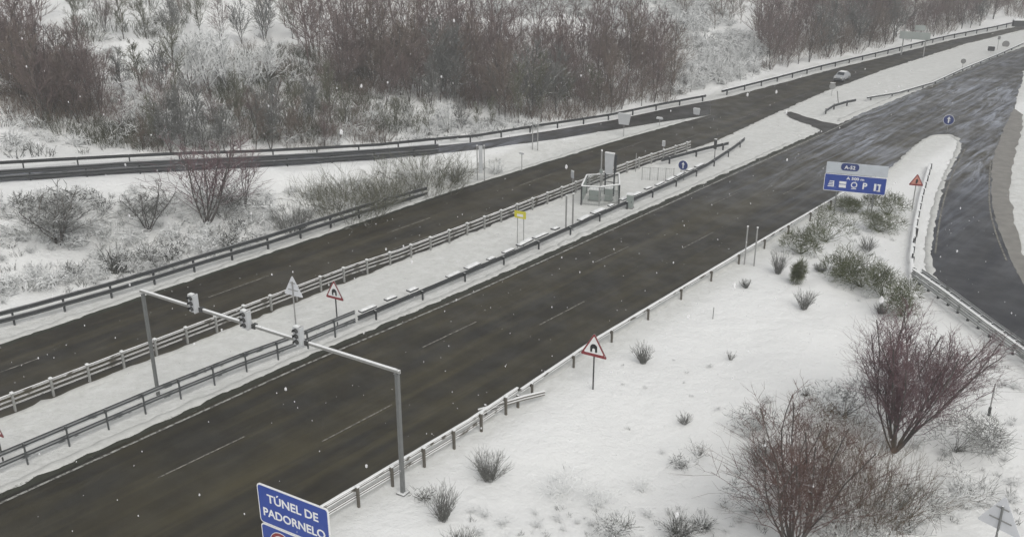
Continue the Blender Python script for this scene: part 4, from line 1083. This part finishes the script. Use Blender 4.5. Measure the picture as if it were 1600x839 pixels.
def under(poly, n, seed, gap, s0, s1, mi=3):
    for p, x, y in scatter(poly, n, seed, gap): s = random.uniform(s0, s1); items.append((random.choice(UN), p, s, random.random()*6.28, s, mi))
under([(640, 160), (800, 190), (900, 188), (1060, 158), (1060, 60), (860, 60), (560, 60), (500, 120), (520, 150)], 230, 41, .9, .5, 1.3)
under([(1192, 116), (1300, 92), (1400, 68), (1500, 48), (1600, 30), (1600, -20), (1300, -20), (1190, 30)], 200, 42, 1.0, .5, 1.3)
under([(20, 195), (180, 195), (160, 110), (-20, 60), (-20, 150)], 60, 43, .7, .6, 1.1)
under([(200, 240), (600, 235), (600, 130), (400, 60), (200, 130)], 90, 45, .9, .35, .8)
under([(330, 236), (650, 205), (620, 150), (560, 90), (400, 70), (340, 130)], 120, 51, .8, .35, .95, 4)
under([(250, 90), (110, 60), (110, 0), (330, 10)], 24, 52, 1.2, .6, 1.2, 4)
under([(60, 200), (200, 240), (330, 238), (300, 205), (160, 195)], 45, 53, .8, .3, .7, 4)
scrub([(740, 30), (750, -10), (1050, -10), (1180, 40), (1040, 60), (900, 30)], 150, 35, 1, 1.2, 3, .7)
scrub([(560, 195), (780, 185), (860, 200), (700, 222), (560, 225)], 90, 36, .5, .6, 1.4, .6)
o = merge_mass('scrub_cover', items, [M['frost_dark'], M['frost'], M['cap'], M['bare'], M['slope_brush']]); tag(o, 'low snow dusted scrub poking through the snow of the banks', 'scrub', kind='stuff')

# grass tips along the median road edge
GT = [shrub_mesh('grass_tuft', .16, .25, 10, 'dry', 330+i, r=.008, sub=0, base=.6) for i in range(3)]
items = []; random.seed(44)
for _ in range(900):
    y = random.uniform(8, 90); dens = noise.noise(Vector((y*.5, 2, 1)))
    if dens < -.15: continue
    x = xC(y)-random.uniform(.42, .95); items.append((random.choice(GT), (x, y, 0), random.uniform(.5, 1.3), random.random()*6, random.uniform(.4, 1.0), 0))
for _ in range(300):
    y = random.uniform(20, 58); x = xA(y)-random.uniform(.0, .6); items.append((random.choice(GT), (x, y, 0), random.uniform(.4, 1.0), random.random()*6, random.uniform(.4, .9), 0))
o = merge_mass('grass', items, [M['dry']]); tag(o, 'dark wet grass along the road edges', 'grass', kind='stuff')

# ------------------------------------------------------------------ single shrubs
def shrub(label, px, py, toppy, wpx, kind, m, seed, n=160, r=.012, droop=.0, sub=3, name='shrub', rz=0, curl=.12, base=.12, group=None, flat=.1, L=None):
    p = T(px, py); H = max(.25, (top_z(p, px, toppy)-p.z)); d = (Vector((0, 0, CAMH))-p).length; wd = wpx*d/FPX
    if kind == 'fan': me = shrub_mesh(name, H, wd, n, m, seed, r, droop, sub, curl, base)
    else: me = bush_crown(name, H*1.15, wd*1.1, m, seed, n, r, L or .28*wd, flat)
    o = link(name, me); o.location = p; tag(o, label, 'shrub', group); return o
S = shrub
S('grey fan shaped tuft alone in the snow right of the warning triangle', 1005, 568, 528, 34, 'fan', 'grey_twig', 401, n=60, r=.014, name='grass_tuft', sub=2)
S('faint small tuft in the open snow right of the fan shaped tuft', 1142, 562, 544, 18, 'fan', 'grey_twig', 402, n=22, r=.010, name='grass_tuft')
S('low grey tuft in the middle of the open snow field', 1069, 662, 642, 34, 'fan', 'grey_twig', 403, n=46, r=.010, name='grass_tuft')
S('round flattened dark tuft below the low grey tuft', 1066, 732, 714, 34, 'heap', 'frost_dark', 404, n=120, r=.012, name='grass_tuft')
S('sparse bent stems just above the flattened round tuft', 1090, 712, 682, 40, 'fan', 'grey_twig', 405, n=18, r=.010, name='grass_tuft', curl=.3)
S('wide grey leafless bush right of the gantry foot', 765, 748, 698, 78, 'fan', 'grey_twig', 406, n=110, r=.010, sub=4)
S('upright tuft with dark foot below the wide grey bush', 692, 812, 752, 56, 'fan', 'grey_twig', 407, n=90, r=.011)
S('dark grass patch left of the upright tuft', 664, 778, 764, 36, 'heap', 'dry', 408, n=110, r=.010, name='grass_tuft')
S('grey green tuft cut by the bottom edge beside the tunnel sign', 722, 862, 818, 66, 'fan', 'grey_twig', 409, n=100, r=.010)
S('pale dusted bush in the lower middle snow', 880, 772, 738, 62, 'heap', 'frost', 410, n=170, r=.011)
S('pale scrub strand trailing right of the dusted bush', 932, 790, 768, 54, 'heap', 'frost', 411, n=120, r=.011)
S('faint buried tuft in the lower snow field', 1005, 768, 754, 34, 'heap', 'frost', 412, n=60, r=.010, name='grass_tuft')
S('snow bowed bush at the bottom edge left of the two bottom bushes', 958, 838, 800, 60, 'heap', 'frost_dark', 413, n=260, r=.010)
S('snow bowed grass clump at the bottom edge with long arching blades', 1060, 838, 792, 76, 'fan', 'frost_dark', 414, n=130, r=.012, droop=.12, name='grass_tuft')
S('smaller bowed clump right of the long arching clump', 1098, 826, 800, 46, 'fan', 'frost_dark', 415, n=70, r=.012, droop=.12, name='grass_tuft')
S('drooping green grey bush left of the big bare bushes', 1172, 674, 636, 66, 'heap', 'frost_dark', 416, n=260, r=.012)
S('dark crown shaped tuft by the right guardrail near the two tall posts', 1165, 450, 432, 24, 'fan', 'frost_dark', 417, n=50, r=.014, name='grass_tuft')
S('small dark clod of stems in the snow left of the tall reddish bush', 1258, 618, 604, 16, 'heap', 'dry', 418, n=60, r=.012, name='grass_tuft')
gp = 'green broom bushes below the blue service panel'
for i, (px, py, ty, w, m, lb) in enumerate([
    (1290, 378, 332, 66, 'green', 'dark green broom under the left post of the blue panel'), (1250, 396, 358, 50, 'green', 'compact dark broom left of the panel broom'),
    (1215, 428, 385, 32, 'grey_twig', 'grey broom nearest the guardrail below the blue panel'), (1336, 332, 308, 44, 'green', 'olive broom between the posts of the blue panel'),
    (1388, 336, 294, 62, 'green', 'yellow green broom at the right end of the blue panel'), (1372, 362, 336, 52, 'green', 'low broom below the right end of the blue panel'),
    (1355, 392, 364, 40, 'grey_twig', 'thin grey broom under the low panel broom'), (1243, 442, 406, 20, 'green', 'narrow green tuft above the trailing stems'),
    (1256, 482, 446, 34, 'grey_twig', 'trailing grey green stems in the upper right snow'), (1312, 432, 396, 66, 'green', 'upper end of the long dark green broom hedge'),
    (1345, 448, 402, 70, 'green', 'middle of the long dark green broom hedge'), (1380, 468, 420, 66, 'green', 'broom where the long hedge bends down'),
    (1408, 494, 446, 52, 'green', 'lowest broom of the long hedge by the snow plastered guardrail'), (1376, 490, 468, 26, 'grey_twig', 'small grey tuft under the bend of the hedge'),
    (1282, 424, 408, 34, 'grey_twig', 'flat twiggy tuft left of the long hedge')]):
    S(lb, px, py, ty, w, 'fan' if m == 'grey_twig' else 'heap', m, 430+i, n=70 if m == 'grey_twig' else 1300, r=.013, name='broom_bush', group=gp, flat=.0, L=None if m != 'green' else .38)
# the big leafless bushes at the lower right, trunk and crown each
def big_bush(label, px, py, toppy, wpx, m, seed, stems, nb, nt, twr=.011, ang=.4, fine=2, name='leafless_bush', up=.1):
    p = T(px, py); H = top_z(p, px, toppy)-p.z; d = (Vector((0, 0, CAMH))-p).length; wd = wpx*d/FPX
    pr = tree_meshes(name, H, stems, 1.0, m, seed, nb=nb, nt=nt, twr=twr/1.6, ang=ang, up=up, fine=fine, tr=.017+.002*H, low=.2)
    xs = [abs(v.co.x) for v in pr[1].vertices]; cur = 2*float(np.percentile(xs, 93)); t = thing(name, label, 'bush', p); k = wd/cur; t.scale = (k, k, 1)
    link('trunk', pr[0], t); link('crown', pr[1], t); return t
big_bush('tall reddish many stemmed leafless bush at the right of the snow field', 1397, 706, 498, 165, 'red_twig', 521, 20, 17, 6, twr=.0075, ang=.32, up=.18, fine=3)
big_bush('spreading dark leafless bush at the bottom right with snow between its stems', 1240, 862, 645, 165, 'umber', 502, 13, 15, 6, twr=.0072, ang=.42, up=.12)
big_bush('reddish thin stems behind the tall reddish bush', 1450, 640, 505, 110, 'red_twig', 503, 8, 9, 4, twr=.010, ang=.35)
S('dense brown twiggy mass between the two biggest leafless bushes', 1335, 800, 655, 150, 'fan', 'brown', 504, n=300, r=.009, sub=5, curl=.22, base=.5)
S('brown red heap of twigs behind the brown mass', 1290, 700, 645, 110, 'heap', 'brown', 505, n=520, r=.010, L=.55)
S('snow tipped dark evergreen scrub left of the tall reddish bush', 1318, 650, 592, 90, 'heap', 'frost_dark', 506, n=700, r=.013, L=.4)
S('snow tipped dark evergreen scrub right of the tall reddish bush', 1478, 612, 562, 105, 'heap', 'frost_dark', 507, n=800, r=.013, L=.4)
S('grey bowed scrub right of the tall reddish bush foot', 1492, 706, 640, 110, 'heap', 'grey_twig', 508, n=700, r=.011, L=.55)
S('small grey bush right of the bowed scrub', 1545, 700, 672, 50, 'heap', 'frost_dark', 509, n=200, r=.011)
S('snowed down scrub below the bowed scrub', 1470, 790, 752, 90, 'heap', 'frost', 510, n=420, r=.012, L=.4)
S('grey scrub along the right foot of the brown mass', 1420, 835, 770, 110, 'heap', 'grey_twig', 511, n=600, r=.010, L=.5)
S('dark snow patched scrub at the left foot of the dark leafless bush', 1185, 800, 745, 80, 'heap', 'frost_dark', 512, n=420, r=.011, L=.4)
S('grey stems left of the dark leafless bush', 1190, 735, 668, 80, 'fan', 'grey_twig', 513, n=120, r=.009, sub=4)
S('bottom edge scrub under the brown mass', 1330, 870, 800, 140, 'heap', 'frost_dark', 514, n=600, r=.011, L=.45)
S('low scrub in the snow before the bottom right sign', 1500, 770, 745, 70, 'heap', 'frost_dark', 515, n=220, r=.011)
# left bank
def bank_tree(label, px, py, toppy, wpx, m, seed, stems, nb, nt, **k): big_bush(label, px, py, toppy, wpx, m, seed, stems, nb, nt, name='leafless_bush', **k)
bank_tree('tall slender reddish saplings below the side road', 322, 356, 214, 115, 'red_twig', 601, 9, 11, 4, twr=.013, ang=.4)
bank_tree('second reddish sapling group right of the tall saplings', 385, 330, 235, 55, 'red_twig', 602, 4, 9, 4, twr=.013, ang=.4)
bank_tree('grey leafless bush on the left part of the bank', 92, 385, 296, 95, 'grey_twig', 603, 9, 12, 5, twr=.013, ang=.5)
bank_tree('grey bush under the side road between the left bush and the saplings', 232, 362, 288, 75, 'grey_twig', 604, 7, 10, 5, twr=.013, ang=.5)
S('dark forked little tree with snowed limbs in the middle of the bank', 181, 428, 368, 44, 'fan', 'frost_dark', 605, n=26, r=.03, sub=4, curl=.2, name='shrub')
S('half snowed bush right of the dark forked tree', 250, 420, 385, 60, 'heap', 'frost_dark', 606, n=240, r=.018)
S('wide olive grey bush below the side road, right of the saplings', 545, 333, 258, 105, 'fan', 'olive', 607, n=230, r=.014, sub=9, base=.6, curl=.24)
S('dark olive bush right of the wide olive bush', 600, 318, 268, 60, 'fan', 'olive', 608, n=130, r=.014, sub=9, base=.5, curl=.24)
S('broad olive grey bush straddling the side road guardrail', 665, 292, 228, 105, 'fan', 'olive', 609, n=230, r=.014, sub=9, base=.6, curl=.24)
S('grey bush left of the wide olive bush', 458, 360, 312, 60, 'fan', 'grey_twig', 610, n=130, r=.016, sub=4, base=.3)
S('thin grey scrub left of the narrow sign back', 712, 285, 255, 40, 'fan', 'frost_dark', 611, n=60, r=.016, sub=4)
S('snowed scrub right of the narrow sign back', 775, 272, 246, 40, 'fan', 'frost', 612, n=60, r=.02, sub=4)
S('dark bush at the foot of the tall saplings', 350, 345, 300, 90, 'heap', 'grey_twig', 613, n=360, r=.016)
# snow laden bushes in three rows on the left bank
random.seed(77); FB = [bush_crown('snow_laden_bush', 1.3, 2.0, 'frost' if i < 4 else 'frost_dark', 620+i, n=150, r=.026, L=.5, flat=.25) for i in range(6)]
for rn, line, n in (('top row', [(20, 330), (140, 325), (280, 330), (460, 325)], 9), ('middle row', [(10, 385), (140, 375), (300, 370), (430, 350)], 9), ('bottom row', [(10, 455), (110, 440), (230, 410), (380, 385)], 10)):
    for k in range(n):
        f = (k+.5)/n*(len(line)-1); j = int(f); px = line[j][0]+(line[j+1][0]-line[j][0])*(f-j)+random.uniform(-8, 8); py = line[j][1]+(line[j+1][1]-line[j][1])*(f-j)+random.uniform(-9, 9)
        o = place_mesh('snow_laden_bush', random.choice(FB), T(px, py), random.uniform(.75, 1.35), random.random()*6.28)
        tag(o, f'snow laden bush, {ORD(k+1)} from left in {rn} of the bank below the side road', 'bush', f'snow laden bushes in the {rn} of the left bank')

# ------------------------------------------------------------------ falling snow and the air
random.seed(5); mb = MB()
ico = [(0, 0, 1), (.894, 0, .447), (.276, .851, .447), (-.724, .526, .447), (-.724, -.526, .447), (.276, -.851, .447), (.724, .526, -.447), (-.276, .851, -.447), (-.894, 0, -.447), (-.276, -.851, -.447), (.724, -.526, -.447), (0, 0, -1)]
icf = [(0, 1, 2), (0, 2, 3), (0, 3, 4), (0, 4, 5), (0, 5, 1), (1, 6, 2), (2, 7, 3), (3, 8, 4), (4, 9, 5), (5, 10, 1), (2, 6, 7), (3, 7, 8), (4, 8, 9), (5, 9, 10), (1, 10, 6), (11, 7, 6), (11, 8, 7), (11, 9, 8), (11, 10, 9), (11, 6, 10)]
for _ in range(3600):
    x, y, z = random.uniform(-50, 14), random.uniform(-14, 60), random.uniform(1, 27)
    if math.dist((x, y, z), (0, 0, CAMH)) < 6: continue
    r = random.uniform(.010, .025); mb.add([(x+a*r*random.uniform(.7, 1.1), y+b*r*random.uniform(.7, 1.1), z+c*r*1.5) for a, b, c in ico], icf)
m, n, b = new_mat('snowflake'); b.inputs['Base Color'].default_value = (.8, .8, .8, 1); b.inputs['Alpha'].default_value = .42; b.inputs['Roughness'].default_value = .9
o = mb.build('falling_snow', m); tag(o, 'falling snowflakes in the air', 'snowflakes', kind='stuff')

hz = MB().box((-100, 160, 29.5), (660, 520, 63)).mesh('haze', None) if False else None
m = bpy.data.materials.new('haze_air'); m.use_nodes = True; n = m.node_tree; n.nodes.clear()
out = n.nodes.new('ShaderNodeOutputMaterial'); pv = n.nodes.new('ShaderNodeVolumePrincipled')
pv.inputs['Color'].default_value = (.86, .88, .90, 1); pv.inputs['Density'].default_value = HAZE_DENSITY; pv.inputs['Anisotropy'].default_value = .2
n.links.new(pv.outputs[0], out.inputs['Volume'])
TOP = max(v[2] for v in gv)+13
LOW = min(v[2] for v in gv)
hb = MB().box((0, 0, (TOP+LOW-1)/2), (2*1900, 2*1900, TOP-LOW+1)).build('haze', m); tag(hb, 'pale snowy air over the whole valley', 'haze', kind='stuff')
print('tris', sum(len(o.data.polygons) for o in bpy.data.objects if o.type == 'MESH'), 'objs', len(bpy.data.objects), 'top', TOP, LOW)
